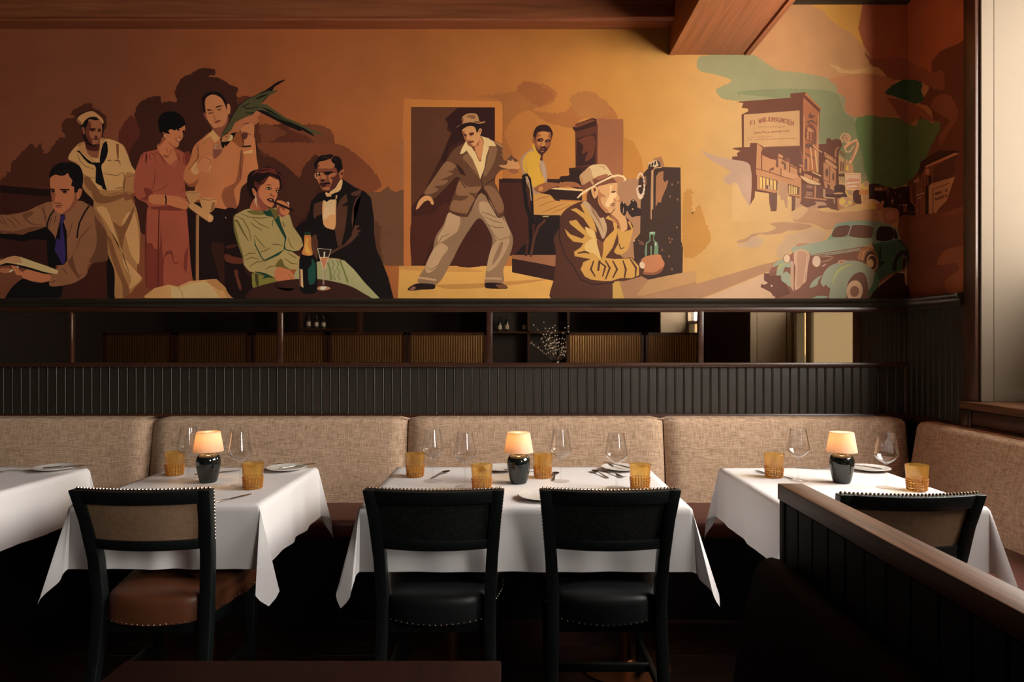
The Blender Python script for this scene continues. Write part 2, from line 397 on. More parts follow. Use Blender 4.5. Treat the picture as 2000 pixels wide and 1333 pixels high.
class Paint:
    def __init__(s): s.v = []; s.f = []; s.c = []; s.t = (0, 0, 1); s.rough = 0
    def at(s, ox, oy, k): s.t = (ox, oy, k); return s
    def raw(s, pts, cols):
        """pts in photo pixels, one colour per point; paint that runs round the corner is split there"""
        xs = [q[0] for q in pts]
        if min(xs) < XC < max(xs):
            for side in (-1, 1):
                o, oc = [], []; n = len(pts)
                for i in range(n):
                    a, b = pts[i-1], pts[i]; ia, ib = (a[0]-XC)*side >= 0, (b[0]-XC)*side >= 0
                    if ia != ib:
                        t = (XC-a[0])/(b[0]-a[0]); o.append((XC, a[1]+(b[1]-a[1])*t)); oc.append(cols[i])
                    if ib: o.append(b); oc.append(cols[i])
                if len(o) > 2: s.raw1(o, oc, side)
        else: s.raw1(pts, cols, -1 if max(xs) <= XC else 1)
    def raw1(s, pts, cols, side):
        bb = (min(q[0] for q in pts), min(q[1] for q in pts), max(q[0] for q in pts), max(q[1] for q in pts), side)
        lv = 0
        for c in LAYERS:                # one coat above every earlier coat it may touch
            if c[1] >= lv and c[0][4] == side and c[0][0] < bb[2] and bb[0] < c[0][2] and c[0][1] < bb[3] and bb[1] < c[0][3]: lv = c[1]+1
        LAYERS.append((bb, lv)); e = .0003+lv*.00002; n = len(s.v)
        for x, y in pts:
            if side < 0: s.v.append((wx(min(x, XC)), YW-e, wz(y)))
            else:
                d = F*XR/(max(x, XC+.5)-CX); s.v.append((XR-e, d, HC+(CY-y)*d/F))
        s.f.append(tuple(range(n, n+len(pts)))); s.c += cols
    def poly(s, col, pts, sm=True):
        ox, oy, k = s.t; P = [(ox+a/k, oy+b/k) for a, b in pts]
        if sm and len(P) > 3:
            Q = []; n = len(P)
            for i in range(n):
                p0, p1, p2, p3 = P[i-1], P[i], P[(i+1) % n], P[(i+2) % n]
                d = math.hypot(p2[0]-p1[0], p2[1]-p1[1]); m = 1 if d < 2.2 else (2 if d < 7 else 4)
                d0 = math.hypot(p1[0]-p0[0], p1[1]-p0[1]); d2 = math.hypot(p3[0]-p2[0], p3[1]-p2[1])
                w1 = min(1, d0/(d+1e-6), 1)*.5; w1 = .5 if d0 > d else .5*d/(d0+1e-6)
                w2 = .5 if d2 > d else .5*1
                for j in range(m):
                    t = j/m; h1 = t**3-2*t*t+t; h2 = t**3-t*t
                    o = []
                    for q in (0, 1):
                        m1 = (p2[q]-p0[q])*.5*min(1, 2*d/(d+d0+1e-6)); m2 = (p3[q]-p1[q])*.5*min(1, 2*d/(d+d2+1e-6))
                        o.append((2*t**3-3*t*t+1)*p1[q]+h1*m1+(-2*t**3+3*t*t)*p2[q]+h2*m2)
                    Q.append(tuple(o))
            P = Q
        if s.rough and sm:              # ragged brush edge
            Q = []; n = len(P); RG = random.Random(len(s.v)+17)
            for i in range(n):
                (xa, ya), (xb, yb) = P[i], P[(i+1) % n]; L = math.hypot(xb-xa, yb-ya); m = max(1, int(L/2.6))
                for j in range(m):
                    t = j/m; k = RG.gauss(0, s.rough)*(2.4 if RG.random() < .12 else 1)
                    Q.append((xa+(xb-xa)*t-(yb-ya)/(L+1e-6)*k, ya+(yb-ya)*t+(xb-xa)/(L+1e-6)*k))
            P = Q
        P = [(x, min(y, 586)) for x, y in P]
        xm = sum(p[0] for p in P)/len(P)
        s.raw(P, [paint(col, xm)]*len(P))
    def line(s, col, w, pts, taper=True):
        ox, oy, k = s.t; P = [Vector((ox+a/k, oy+b/k)) for a, b in pts]; L, R = [], []; n = len(P)
        for i, p in enumerate(P):
            t = (P[min(i+1, n-1)]-P[max(i-1, 0)]); t = t.normalized() if t.length > 0 else Vector((1, 0)); q = Vector((-t.y, t.x))
            h = w/2*((.35+.65*math.sin(PI*(i+.3)/(n-.4))) if taper and n > 2 else 1)
            L.append(tuple(p+q*h)); R.append(tuple(p-q*h))
        P = L+R[::-1]; xm = sum(p[0] for p in P)/len(P)
        s.raw([(x, min(y, 586)) for x, y in P], [paint(col, xm)]*len(P))
    def oval(s, col, cx, cy, rx, ry, a=0, n=18):
        ox, oy, k = s.t; P = []
        for i in range(n):
            u, v = rx*math.cos(2*PI*i/n), ry*math.sin(2*PI*i/n)
            P.append((ox+(cx+u*math.cos(a)-v*math.sin(a))/k, oy+(cy+u*math.sin(a)+v*math.cos(a))/k))
        s.raw(P, [paint(col, P[0][0])]*n)
    def end(s, name, parent, label):
        me = bpy.data.meshes.new(name); me.from_pydata(s.v, [], s.f)
        ca = me.color_attributes.new('paint', 'FLOAT_COLOR', 'POINT')
        for i, c in enumerate(s.c): ca.data[i].color = c
        me.materials.append(M['mural'])
        bm = bmesh.new(); bm.from_mesh(me); bmesh.ops.triangulate(bm, faces=bm.faces, ngon_method='EAR_CLIP')
        for f in bm.faces:              # paint faces the room
            nrm = f.normal
            if (abs(nrm.y) > .5 and nrm.y > 0) or (abs(nrm.x) > .5 and nrm.x > 0): f.normal_flip()
        bm.to_mesh(me); bm.free()
        o = link(name, me, parent); o['label'] = label; return o
MU = thing('mural', 'orange and brown painted wall mural of bar guests, a street and a car', 'mural', (0, 0, 0))
# --- ground colours
p = Paint()
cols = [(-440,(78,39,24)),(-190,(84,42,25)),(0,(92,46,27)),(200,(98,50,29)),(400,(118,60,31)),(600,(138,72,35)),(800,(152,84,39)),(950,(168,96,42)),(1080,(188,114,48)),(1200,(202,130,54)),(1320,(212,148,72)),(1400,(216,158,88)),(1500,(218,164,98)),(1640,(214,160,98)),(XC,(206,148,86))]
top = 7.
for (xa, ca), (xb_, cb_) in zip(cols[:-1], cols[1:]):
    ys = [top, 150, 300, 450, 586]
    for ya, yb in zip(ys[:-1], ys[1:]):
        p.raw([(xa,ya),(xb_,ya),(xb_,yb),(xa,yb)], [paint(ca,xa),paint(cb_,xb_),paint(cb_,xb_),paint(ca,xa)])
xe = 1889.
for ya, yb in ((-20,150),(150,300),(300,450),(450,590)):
    c = paint((122,62,39), 1700); p.raw([(XC+1.01,ya),(xe,ya),(xe,yb),(XC+1.01,yb)], [c]*4)  # right-wall ground painted darker, the corner's shade put into its colour
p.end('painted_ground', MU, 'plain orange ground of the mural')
# --- brushed shadows on the left
p = Paint(); p.rough = .9; DK, MD, MR = (52,23,14), (78,35,20), (72,29,18)
p.at(0,130,2.8975)
p.poly((58,26,15), [(0,650),(60,590),(65,550),(180,435),(205,465),(232,432),(242,490),(265,495),(335,405),(372,400),(347,340),(370,295),(435,290),(395,268),(440,232),(518,203),(527,235),(572,258),(608,300),(598,350),(585,400),(650,430),(640,700),(540,760),(280,700),(0,655)])
p.poly(MR, [(668,400),(690,340),(740,280),(790,330),(788,390),(760,430),(738,470),(725,500),(690,470)])
p.poly(DK, [(728,500),(760,430),(790,380),(775,320),(762,260),(800,195),(905,165),(915,208),(1000,205),(992,140),(1020,80),(1080,40),(1159,12),(1159,700),(1080,780),(1060,1000),(800,945),(760,700)])
p.at(250,130,2.8975)
p.poly(DK, [(200,205),(270,200),(268,140),(300,75),(360,40),(425,12),(490,18),(494,46),(455,55),(520,66),(580,100),(622,126),(612,160),(640,215),(585,290),(560,420),(330,520),(250,480)])
p.poly(MD, [(615,190),(690,168),(745,230),(742,330),(870,325),(960,352),(1060,330),(1159,375),(1159,640),(1000,560),(960,640),(820,520),(740,500),(700,400)])
p.poly((96,48,27), [(745,330),(800,330),(900,372),(860,400),(800,430),(770,470),(752,420)])
p.poly((100,50,28), [(905,350),(1020,395),(1060,440),(1100,480),(1150,520),(1159,380),(1060,330)])
p.poly((50,23,14), [(690,360),(735,440),(750,500),(812,520),(850,512),(905,580),(968,640),(1000,555),(1075,500),(1159,520),(1159,1000),(960,1080),(620,900),(640,640),(700,500)])
p.poly((46,20,12), [(500,800),(650,680),(720,560),(800,700),(760,1000),(700,1333),(420,1333),(400,900)])
p.at(440,280,4.3)
p.poly((106,52,28), [(270,0),(900,0),(1060,60),(1180,160),(1290,290),(1300,380),(1180,420),(1060,390),(980,320),(760,90),(700,170),(640,290),(580,250),(420,130),(300,60)])
p.poly((60,28,17), [(265,60),(300,110),(400,120),(500,190),(560,240),(620,295),(660,190),(760,110),(800,300),(700,560),(600,700),(560,900),(440,900),(300,400)])
p.poly((98,60,36), [(1195,412),(1300,410),(1340,380),(1370,362),(1400,400),(1440,410),(1500,375),(1500,1030),(1340,1030),(1240,900)], False)
p.poly((80,46,28), [(1205,640),(1300,690),(1300,860),(1330,1010),(1250,900)])
p.poly((120,62,34), [(1475,0),(1500,0),(1505,380),(1470,390),(1480,180)])
p.at(0,300,4.596)
p.poly((60,26,16), [(0,250),(140,262),(330,290),(460,310),(460,330),(0,300)], False)
p.poly((24,10,7), [(0,285),(460,325),(800,330),(840,420),(840,480),(700,420),(450,410),(0,370)], False)
p.poly((44,17,11), [(0,350),(450,390),(480,430),(360,470),(250,520),(0,560)], False)
p.poly((40,16,10), [(0,700),(200,730),(420,680),(440,1030),(200,1010),(0,940)], False)
p.poly((50,20,12), [(540,1180),(780,1060),(830,985),(975,965),(1030,1040),(1030,1310),(520,1310)], False)
p.poly((14,8,6), [(968,900),(1000,950),(1030,1060),(1035,1310),(965,1310),(955,1000)], False)
p.poly((86,46,28), [(0,1060),(150,1000),(330,1040),(200,1120),(90,1210),(45,1290),(0,1310)])
p.end('painted_shadow', MU, 'dark brushed shadows behind the painted guests on the left')
# --- sailor
p = Paint(); W1, W2, W3, BK = (166,116,68), (138,90,50), (104,62,34), (12,8,8)
p.at(0,130,2.8975)
p.poly(W2, [(440,440),(385,520),(440,560),(470,690),(530,760),(530,800),(560,840),(590,900),(610,960),(612,1060),(648,1160),(650,1310),(690,1312),(745,1278),(760,1255),(800,1215),(805,1195),(775,1160),(794,1000),(790,900),(770,800),(750,760),(735,725),(762,712),(770,605),(745,560),(715,480),(690,440),(600,408),(560,400),(500,420)])
p.poly(W1, [(385,520),(440,545),(470,600),(520,680),(600,700),(690,690),(715,600),(770,605),(745,560),(715,480),(690,440),(600,410),(560,470),(520,520),(440,450)])
p.poly(W1, [(545,800),(600,880),(640,960),(690,1040),(700,1120),(742,1200),(730,1260),(800,1200),(760,1150),(690,1060),(640,900),(600,800)])
p.poly(W1, [(690,900),(720,830),(760,830),(785,950),(786,1120),(740,1060),(712,960)])
p.poly(W3, [(610,960),(625,1060),(660,1160),(690,1230),(700,1310),(735,1275),(700,1180),(660,1070),(630,980)])
p.poly(W3, [(690,905),(760,790),(750,850),(705,960),(690,1040),(668,960),(640,880)])
p.poly(W3, [(520,690),(600,735),(700,720),(690,745),(600,775),(540,765)])
p.poly((112,62,38), [(700,712),(735,725),(748,745),(712,760),(700,740)])
p.at(120,190,6.665)
for q in ([(210,735),(240,830),(310,900),(430,940)], [(285,1000),(360,1045),(445,1055)], [(545,995),(640,1010),(730,1020),(810,975)], [(690,1195),(760,1180),(820,1165)], [(590,1275),(700,1255),(800,1235)], [(840,1050),(900,1025),(970,1020)], [(830,1235),(880,1235),(940,1258)]): p.line(W3, 1.6, q)
p.poly(W3, [(800,970),(835,1060),(825,1150),(815,1250),(800,1150),(815,1050)])
p.poly((100,54,30), [(712,600),(748,615),(745,800),(730,815),(718,720)], False)
p.poly(W3, [(600,820),(650,815),(650,830),(600,835)], False); p.poly(W3, [(672,818),(740,815),(765,830),(770,900),(750,840),(690,828)], False)
p.poly(W3, [(380,1060),(330,1030),(290,1040),(300,1120),(350,1200),(420,1240),(500,1250),(460,1170),(420,1120)])
p.poly((110,60,36), [(300,600),(330,560),(500,560),(500,720),(480,790),(400,780),(330,720)])
p.poly((60,24,16), [(300,610),(345,590),(400,640),(500,610),(490,690),(420,700),(330,680)])
p.poly((28,14,10), [(205,240),(400,180),(520,270),(560,420),(440,640),(310,590),(255,400)])
p.poly((130,72,44), [(350,300),(440,275),(510,310),(530,400),(525,460),(500,560),(455,610),(400,612),(340,540),(318,430)])
p.poly((86,38,25), [(318,430),(350,310),(390,360),(360,470),(400,560),(400,612),(350,560)])
p.poly((50,22,15), [(360,405),(440,400),(448,430),(400,450),(372,432)], False); p.poly((50,22,15), [(470,410),(515,410),(512,450),(478,452)], False)
p.poly((60,26,18), [(430,500),(470,505),(468,535),(440,530)]); p.poly((54,22,16), [(392,545),(440,535),(490,545),(470,556),(430,552)])
p.poly((96,44,30), [(490,560),(520,470),(535,420),(520,540),(460,620)])
p.poly((104,56,34), [(262,400),(285,382),(305,420),(310,480),(285,480)])
p.poly(BK, [(268,375),(320,300),(390,258),(460,252),(520,300),(545,350),(530,360),(500,300),(430,300),(360,285),(345,330),(310,420),(295,390)])
p.poly((158,106,62), [(202,300),(240,240),(330,195),(400,182),(450,205),(520,265),(548,310),(540,352),(500,300),(450,258),(370,260),(310,300),(265,362),(230,345)])
p.poly((110,68,40), [(202,300),(228,345),(262,365),(270,345),(235,300),(215,285)])
p.poly((150,100,58), [(300,590),(240,640),(205,692),(240,700),(300,760),(420,855),(450,855),(400,790),(340,730)], False)
p.poly((154,104,60), [(505,535),(570,570),(540,620),(500,720),(490,840),(480,780),(500,640)], False)
p.poly(BK, [(190,700),(235,695),(270,740),(330,800),(400,850),(500,850),(500,790),(520,680),(545,600),(588,568),(600,620),(608,700),(590,780),(560,840),(525,880),(520,920),(555,1080),(592,1215),(535,1195),(525,1160),(445,1115),(450,920),(430,885),(350,860),(290,800),(240,730)], False)
p.end('painted_figure', MU, 'painted sailor in white uniform and dark neckerchief')
# --- reading man
p = Paint(); S1, S2, S3 = (112,68,42), (84,48,29), (60,32,20)
p.at(0,300,4.596)
p.poly((10,7,6), [(0,720),(200,735),(330,670),(420,660),(520,780),(500,1040),(430,1040),(420,780),(330,770),(200,790),(0,760)], False)
p.poly((12,8,7), [(45,1300),(110,1200),(220,1120),(440,1140),(560,1180),(520,1310),(50,1310)])
p.poly(S1, [(0,555),(100,555),(250,515),(340,470),(470,430),(560,480),(720,425),(800,465),(870,520),(940,650),(965,780),(970,900),(960,965),(840,985),(790,1000),(780,1085),(690,1150),(600,1180),(450,1190),(455,1095),(520,1020),(495,760),(430,665),(380,660),(280,700),(120,715),(0,710)])
p.poly(S2, [(845,560),(880,600),(950,700),(968,900),(960,965),(850,985),(800,975),(850,880),(870,760)])
p.poly(S2, [(0,690),(120,700),(290,660),(400,660),(280,702),(120,718),(0,712)])
p.poly(S2, [(640,930),(720,800),(660,900),(660,960),(690,1060),(720,1130),(670,1080),(610,980)])
p.poly(S2, [(205,540),(300,520),(280,560),(240,580),(300,630),(400,640),(290,640),(220,590)])
for q in ([(340,470),(380,500),(410,570),(415,640)], [(380,460),(400,520),(405,600)], [(60,580),(110,620),(140,670)], [(110,570),(150,600),(190,640)], [(10,560),(40,610),(70,660)], [(0,600),(30,640)], [(830,640),(780,690),(720,760),(690,840)], [(650,620),(630,700),(600,760)], [(470,560),(450,620),(440,660)], [(500,560),(490,620)], [(560,1030),(600,1080)], [(690,1110),(740,1085)], [(460,1160),(500,1140)]): p.line(S3, 1.4, q)
p.line(S3, 1.6, [(840,985),(900,972),(962,965)])
p.line(BK, 3.2, [(800,470),(760,530),(715,620),(700,690),(692,760)], False); p.line(BK, 3.0, [(490,505),(450,560),(425,630),(420,670)], False)
p.poly(BK, [(545,545),(585,548),(585,590),(570,610),(600,700),(605,960),(575,1000),(510,1005),(482,960),(485,870),(500,760),(530,640),(540,600)], False)
p.poly((42,28,62), [(550,560),(582,555),(575,600),(560,640),(575,740),(590,900),(585,980),(560,1000),(520,920),(490,870),(510,760),(540,780),(545,660),(540,610)], False)
p.poly(BK, [(490,880),(530,950),(545,1000),(505,1005),(482,960)], False)
SK, SKd = (146,82,50), (112,58,38)
p.poly(SK, [(455,205),(500,185),(600,170),(660,230),(690,330),(700,420),(660,490),(590,540),(540,540),(490,505),(470,440),(455,330),(450,260)])
p.poly(SKd, [(690,330),(700,420),(650,500),(590,542),(560,540),(620,490),(660,420),(672,360)])
p.poly(SKd, [(455,330),(490,350),(500,360),(485,440),(470,430)])
p.poly(SK, [(690,350),(715,315),(735,325),(730,370),(708,410),(692,408)]); p.line(SKd, 1.2, [(702,350),(720,340),(716,375)])
p.poly((14,9,8), [(448,230),(445,180),(480,120),(540,85),(600,80),(660,82),(720,120),(745,190),(745,260),(735,310),(712,315),(692,350),(668,350),(665,300),(640,290),(648,240),(625,210),(608,175),(585,195),(540,200),(500,190),(460,210)])
p.line((44,30,22), 1.4, [(490,180),(520,155),(550,180),(590,150),(620,160)]); p.line((40,26,20), 1.2, [(650,240),(670,270),(665,300)])
p.poly((20,10,8), [(450,312),(492,318),(494,328),(455,326)], False); p.poly((20,10,8), [(533,318),(625,320),(622,332),(545,330)], False)
p.poly((30,14,10), [(455,330),(490,330),(492,346),(465,350)]); p.poly((30,14,10), [(552,338),(590,332),(606,350),(580,360)])
p.oval((150,104,70), 465, 338, 4, 4); p.oval((150,104,70), 562, 345, 4, 4); p.oval((150,104,70), 592, 350, 3, 4)
p.line(SKd, 1.6, [(500,350),(490,400),(485,435),(510,445),(550,440)]); p.line((100,50,34), 2.2, [(480,452),(520,445),(562,455)])
p.line((84,36,26), 2.0, [(492,472),(525,465),(562,468)]); p.poly((120,58,40), [(500,475),(550,472),(535,490),(510,490)])
p.poly((128,72,44), [(0,1060),(40,1075),(80,1070),(110,1040),(60,1030),(0,1035)])
p.poly(SK, [(100,1000),(140,1010),(200,1060),(240,1040),(250,1015),(330,1050),(450,1090),(450,1140),(370,1160),(290,1145),(210,1120),(190,1095),(150,1090)])
p.line(SKd, 1.4, [(210,1120),(290,1148),(370,1160),(450,1142)]); p.line(SKd, 1.2, [(150,1020),(190,1060),(220,1070)])
p.poly((12,8,7), [(0,1000),(60,985),(150,1000),(330,1040),(450,1080),(400,1080),(230,1035),(110,1005),(0,1010)])
p.poly((178,126,80), [(0,965),(60,935),(130,918),(190,930),(300,970),(420,1010),(525,1052),(515,1085),(400,1065),(250,1018),(130,990),(60,980),(0,1002)], False)
p.poly((146,98,60), [(0,965),(60,935),(130,918),(180,930),(200,985),(130,985),(60,975),(0,1000)], False)
p.poly((190,150,110), [(80,1060),(112,1040),(120,1050),(88,1072)], False); p.poly((190,150,110), [(150,1012),(165,1010),(168,1024),(155,1028)], False)
p.end('painted_figure', MU, 'painted seated man in brown shirt and blue tie holding papers')
# --- woman in pink
p = Paint(); P1, P2, P3 = (134,62,42), (100,40,28), (74,26,18); SK, SKd = (158,88,52), (118,60,38)
p.at(250,130,2.8975)
p.poly(P2, [(130,800),(100,880),(100,1245),(180,1265),(240,1240),(365,1215),(345,960),(330,800),(200,790)])
p.poly(P1, [(110,800),(160,790),(185,800),(180,1030),(150,1030),(135,1000),(108,1000)])
p.poly(P1, [(195,800),(320,800),(345,1000),(320,1060),(312,1160),(290,1110),(262,1110),(250,1045),(215,1050),(200,1090),(190,950)])
p.poly(P1, [(205,1090),(240,1060),(262,1120),(300,1110),(330,1170),(345,1000),(362,1215),(250,1240),(205,1255)])
p.line(P3, 2.4, [(176,800),(172,1000),(170,1260)], False); p.line(P3, 1.4, [(105,830),(100,1000),(104,1240)], False)
p.poly(P1, [(85,490),(160,470),(200,440),(320,490),(345,560),(320,640),(330,740),(310,790),(130,800),(100,770),(50,745),(32,690),(40,600),(60,540)])
p.poly(P2, [(320,490),(345,480),(360,540),(330,560)]); p.poly(P2, [(130,795),(210,790),(330,740),(320,810),(220,815),(130,805)])
p.poly(P2, [(90,690),(130,695),(140,730),(112,760),(70,750),(100,735)])
p.line(P3, 1.3, [(155,580),(150,650),(140,700)]); p.line(P3, 1.2, [(145,710),(200,690),(225,665)]); p.line(P3, 1.2, [(290,720),(320,690),(335,700)])
p.poly(SK, [(115,750),(130,725),(215,728),(320,745),(345,780),(330,808),(280,800),(220,782),(140,780)])
p.line((16,9,8), 2.6, [(212,730),(216,755),(214,782)], False); p.line(SKd, 1.2, [(290,735),(330,760),(350,770)])
p.at(260,200,10.254)
p.poly(SK, [(590,700),(560,800),(480,870),(530,1000),(620,1120),(790,1300),(880,1160),(840,1000),(810,930),(800,860),(700,780)])
p.poly(SKd, [(590,700),(550,800),(490,870),(520,880),(610,790),(660,720)]); p.line(SKd, 1.4, [(675,890),(690,980),(720,1060)]); p.line(SKd, 1.4, [(780,930),(760,1010),(735,1080)]); p.poly(SKd, [(600,1060),(680,1060),(730,1090),(640,1110)])
p.poly(SK, [(700,540),(830,540),(1030,460),(1035,560),(1000,620),(998,700),(960,760),(925,800),(910,880),(870,905),(820,890),(720,810),(660,740),(620,640)])
p.line(SKd, 1.8, [(690,790),(760,850),(830,905),(880,900)])
p.poly((10,6,6), [(500,400),(510,320),(570,230),(700,178),(830,182),(930,230),(1010,320),(1050,430),(1045,490),(1030,462),(960,510),(850,555),(800,560),(780,535),(715,555),(712,590),(745,635),(650,620),(590,580),(580,635),(520,570)], False)
p.line(P3, 1.2, [(330,990),(420,1050),(470,1200)]); p.line(P3, 1.6, [(430,985),(560,1070),(640,1240)]); p.line(P3, 1.4, [(200,1010),(190,1080),(180,1150)]); p.poly(P3, [(260,1000),(285,1100),(255,1250),(245,1100)])
p.line(P3, 1.4, [(900,1030),(920,1120),(950,1190)]); p.line(P3, 1.4, [(1010,1050),(1010,1150),(1030,1260)]); p.line(P3, 1.2, [(320,1040),(350,1150)])
p.poly((134,66,46), [(740,1270),(870,1150),(880,1170),(790,1300)], False)
p.poly((24,10,8), [(825,540),(880,520),(930,540),(920,575),(880,560),(830,560)]); p.poly((24,10,8), [(990,570),(1025,565),(1010,620),(990,610)]); p.oval((170,120,84), 868, 550, 10, 7)
p.line((96,44,30), 1.8, [(830,715),(880,740),(935,760)]); p.poly((186,140,100), [(868,735),(935,750),(925,770),(885,755)], False); p.line((100,44,32), 1.4, [(850,740),(890,780),(930,790)]); p.line(SKd, 1.6, [(890,690),(940,705),(980,700)])
p.oval((200,150,108), 630, 675, 14, 16); p.poly(SKd, [(595,590),(640,620),(640,650),(610,650)])
p.end('painted_figure', MU, 'painted woman with black bobbed hair in a pink dress')
# --- man with parrot, and the crutch-like rail with cups
p = Paint(); T1, T2, T3 = (162,92,52), (122,64,38), (90,42,26); SK, SKd = (166,98,58), (120,62,40)
p.at(250,130,2.8975)
p.poly((26,12,9), [(340,790),(400,770),(500,800),(615,790),(600,900),(580,1000),(470,1000),(520,1240),(380,1240),(345,960)])
p.poly(T1, [(470,370),(430,400),(375,450),(350,530),(320,590),(315,640),(345,680),(380,680),(375,720),(420,770),(500,800),(615,800),(640,690),(680,650),(735,590),(728,520),(715,400),(680,440),(640,460),(600,430),(540,390)])
p.poly(T2, [(640,470),(655,490),(640,640),(600,700),(615,800),(560,800),(530,740),(545,690),(610,650)]); p.poly(T2, [(315,640),(345,680),(385,675),(410,600),(395,640),(350,665)])
p.poly((184,128,78), [(650,485),(705,470),(706,490),(652,495)], False); p.poly((176,120,70), [(355,580),(390,540),(400,600),(375,612)])
p.poly(SK, [(395,545),(430,510),(480,510),(475,560),(460,600),(420,590),(398,600)]); p.line(SKd, 1.4, [(430,510),(470,530),(468,560)]); p.line(SKd, 1.2, [(380,590),(400,540),(430,508)])
p.poly((140,84,56), [(490,440),(520,430),(540,460),(520,500),(490,525),(475,500)]); p.poly((110,58,42), [(480,470),(538,470),(520,500),(488,525)], False); p.line((180,140,104), 1.0, [(500,440),(492,465)])
p.line((170,118,76), 1.6, [(470,560),(460,600)], False)
p.line(T3, 1.6, [(400,440),(395,520),(345,585)]); p.line(T3, 1.4, [(640,470),(636,560),(640,640)])
p.at(380,140,7.404)
p.poly(SK, [(160,560),(150,400),(200,330),(270,320),(350,340),(420,420),(470,520),(480,640),(440,760),(370,830),(300,830),(230,760),(190,700)])
p.poly(SKd, [(130,600),(160,600),(185,700),(165,690)]); p.poly(SK, [(465,480),(500,465),(520,530),(510,610),(488,620),(475,600)])
p.poly(SKd, [(440,760),(480,640),(490,720),(440,820),(360,860),(270,830),(200,730),(260,800),(340,820)])
p.poly(SKd, [(260,830),(440,800),(400,900),(370,950),(300,890)])
p.poly((20,10,8), [(112,470),(110,380),(170,310),(260,288),(370,310),(440,390),(465,470),(468,560),(440,480),(390,390),(310,340),(240,335),(170,380),(150,450),(150,600),(125,560)])
p.poly((40,18,12), [(172,555),(210,545),(260,555),(205,568)]); p.poly((40,18,12), [(300,520),(340,495),(410,490),(340,520)]); p.line((44,20,14), 2, [(195,600),(230,605),(262,590)]); p.line((44,20,14), 2.2, [(325,545),(355,555),(390,540)])
p.line(SKd, 1.4, [(265,560),(275,620),(300,690),(265,720)]); p.poly((110,50,36), [(285,730),(330,705),(385,705),(350,735),(300,745)]); p.line(SKd, 1.2, [(210,590),(260,585)])
p.poly((178,122,72), [(240,870),(260,840),(370,960),(300,1030),(240,950),(150,1000),(125,1040),(150,970)], False)
p.line(T3, 1.4, [(130,1050),(170,980),(240,940)]); p.line(T3, 1.2, [(20,1030),(50,1150),(60,1250)])
p.poly(SK, [(680,800),(720,760),(790,740),(800,690),(850,720),(865,790),(860,930),(850,1000),(860,1060),(830,1090),(710,1100),(720,1000),(690,940),(670,860)])
p.line((70,32,20), 2.0, [(680,810),(720,760),(800,745)]); p.line((70,32,20), 1.6, [(680,870),(760,890),(820,920)]); p.poly((80,38,26), [(690,890),(770,900),(750,970),(700,980)]); p.line((60,28,18), 1.6, [(660,850),(690,940),(710,1060)])
p.line((20,12,10), 3, [(690,1080),(740,1085),(820,1075)], False)
p.poly((150,84,50), [(880,565),(960,600),(920,660),(930,720),(870,770),(800,740),(720,760),(660,850),(560,890),(500,900),(480,840),(600,740),(740,660),(850,620)])
GR, GRd, BL = (66,58,32), (46,42,24), (16,10,7)
p.poly(BL, [(370,960),(375,1000),(400,1100),(425,1105),(440,1050),(450,1085),(510,1020),(560,960),(600,880),(520,900),(420,960)])
p.poly(GR, [(380,980),(400,880),(520,700),(570,600),(640,490),(750,400),(860,360),(960,290),(1110,260),(1120,275),(1210,270),(1150,310),(1080,340),(990,440),(960,460),(1050,480),(1150,550),(1330,670),(1500,740),(1680,830),(1830,890),(1890,925),(1750,905),(1590,840),(1520,860),(1300,770),(1050,640),(900,560),(840,620),(740,660),(590,730),(530,850),(430,920)], False)
p.poly(BL, [(940,330),(1040,260),(1100,220),(1200,150),(1315,115),(1240,170),(1160,220),(1120,280),(1060,280)])
p.poly(BL, [(880,390),(960,350),(1060,320),(1100,300),(990,370),(930,380),(960,395),(900,395)]); p.poly(BL, [(890,560),(1050,640),(1300,770),(1520,862),(1590,840),(1350,720),(1150,620),(980,560)], False)
p.poly(BL, [(960,500),(1100,560),(1300,690),(1520,790),(1590,820),(1700,890),(1740,945),(1600,870),(1480,800),(1250,680),(1080,590)], False); p.poly(GRd, [(1050,560),(1200,640),(1420,740),(1260,700),(1100,620)])
p.line(BL, 2.0, [(670,520),(720,500),(740,535),(800,535),(880,515),(940,520)]); p.line(BL, 1.6, [(700,500),(760,480),(800,455)]); p.line(BL, 2, [(740,598),(820,600),(870,590)])
p.line(BL, 1.6, [(395,900),(470,780),(560,620),(640,490),(760,395),(880,350),(960,300)]); p.line(BL, 1.4, [(985,450),(1020,400),(1080,340)])
p.poly((160,98,58), [(390,985),(430,930),(520,890),(490,980),(470,1010),(400,1015)]); p.poly((186,140,86), [(520,915),(555,930),(540,990),(480,1005),(505,960)]); p.oval(BL, 458, 940, 9, 9)
p.at(250,130,2.8975)
p.line((140,90,52), 5.6, [(395,840),(393,1000),(394,1220)], False); p.line((100,60,36), 1.4, [(386,840),(384,1220)], False)
p.poly((166,112,66), [(345,780),(365,770),(480,845),(478,875),(455,880),(345,800)]); p.oval((178,122,74), 466, 860, 14, 19); p.line((110,66,40), 1.6, [(345,800),(400,842),(455,878)])
p.poly((158,106,62), [(330,708),(404,712),(400,750),(375,770),(372,780),(355,780),(340,755)]); p.poly((166,112,66), [(412,748),(498,752),(492,800),(470,825),(445,825),(420,800)])
p.line((110,66,40), 1.5, [(412,750),(455,757),(498,752)]); p.line((110,66,40), 1.3, [(330,710),(368,718),(404,714)]); p.poly((120,74,44), [(478,770),(494,770),(486,805),(468,822)])
p.end('painted_figure', MU, 'painted man in a tan shirt feeding a green parrot')
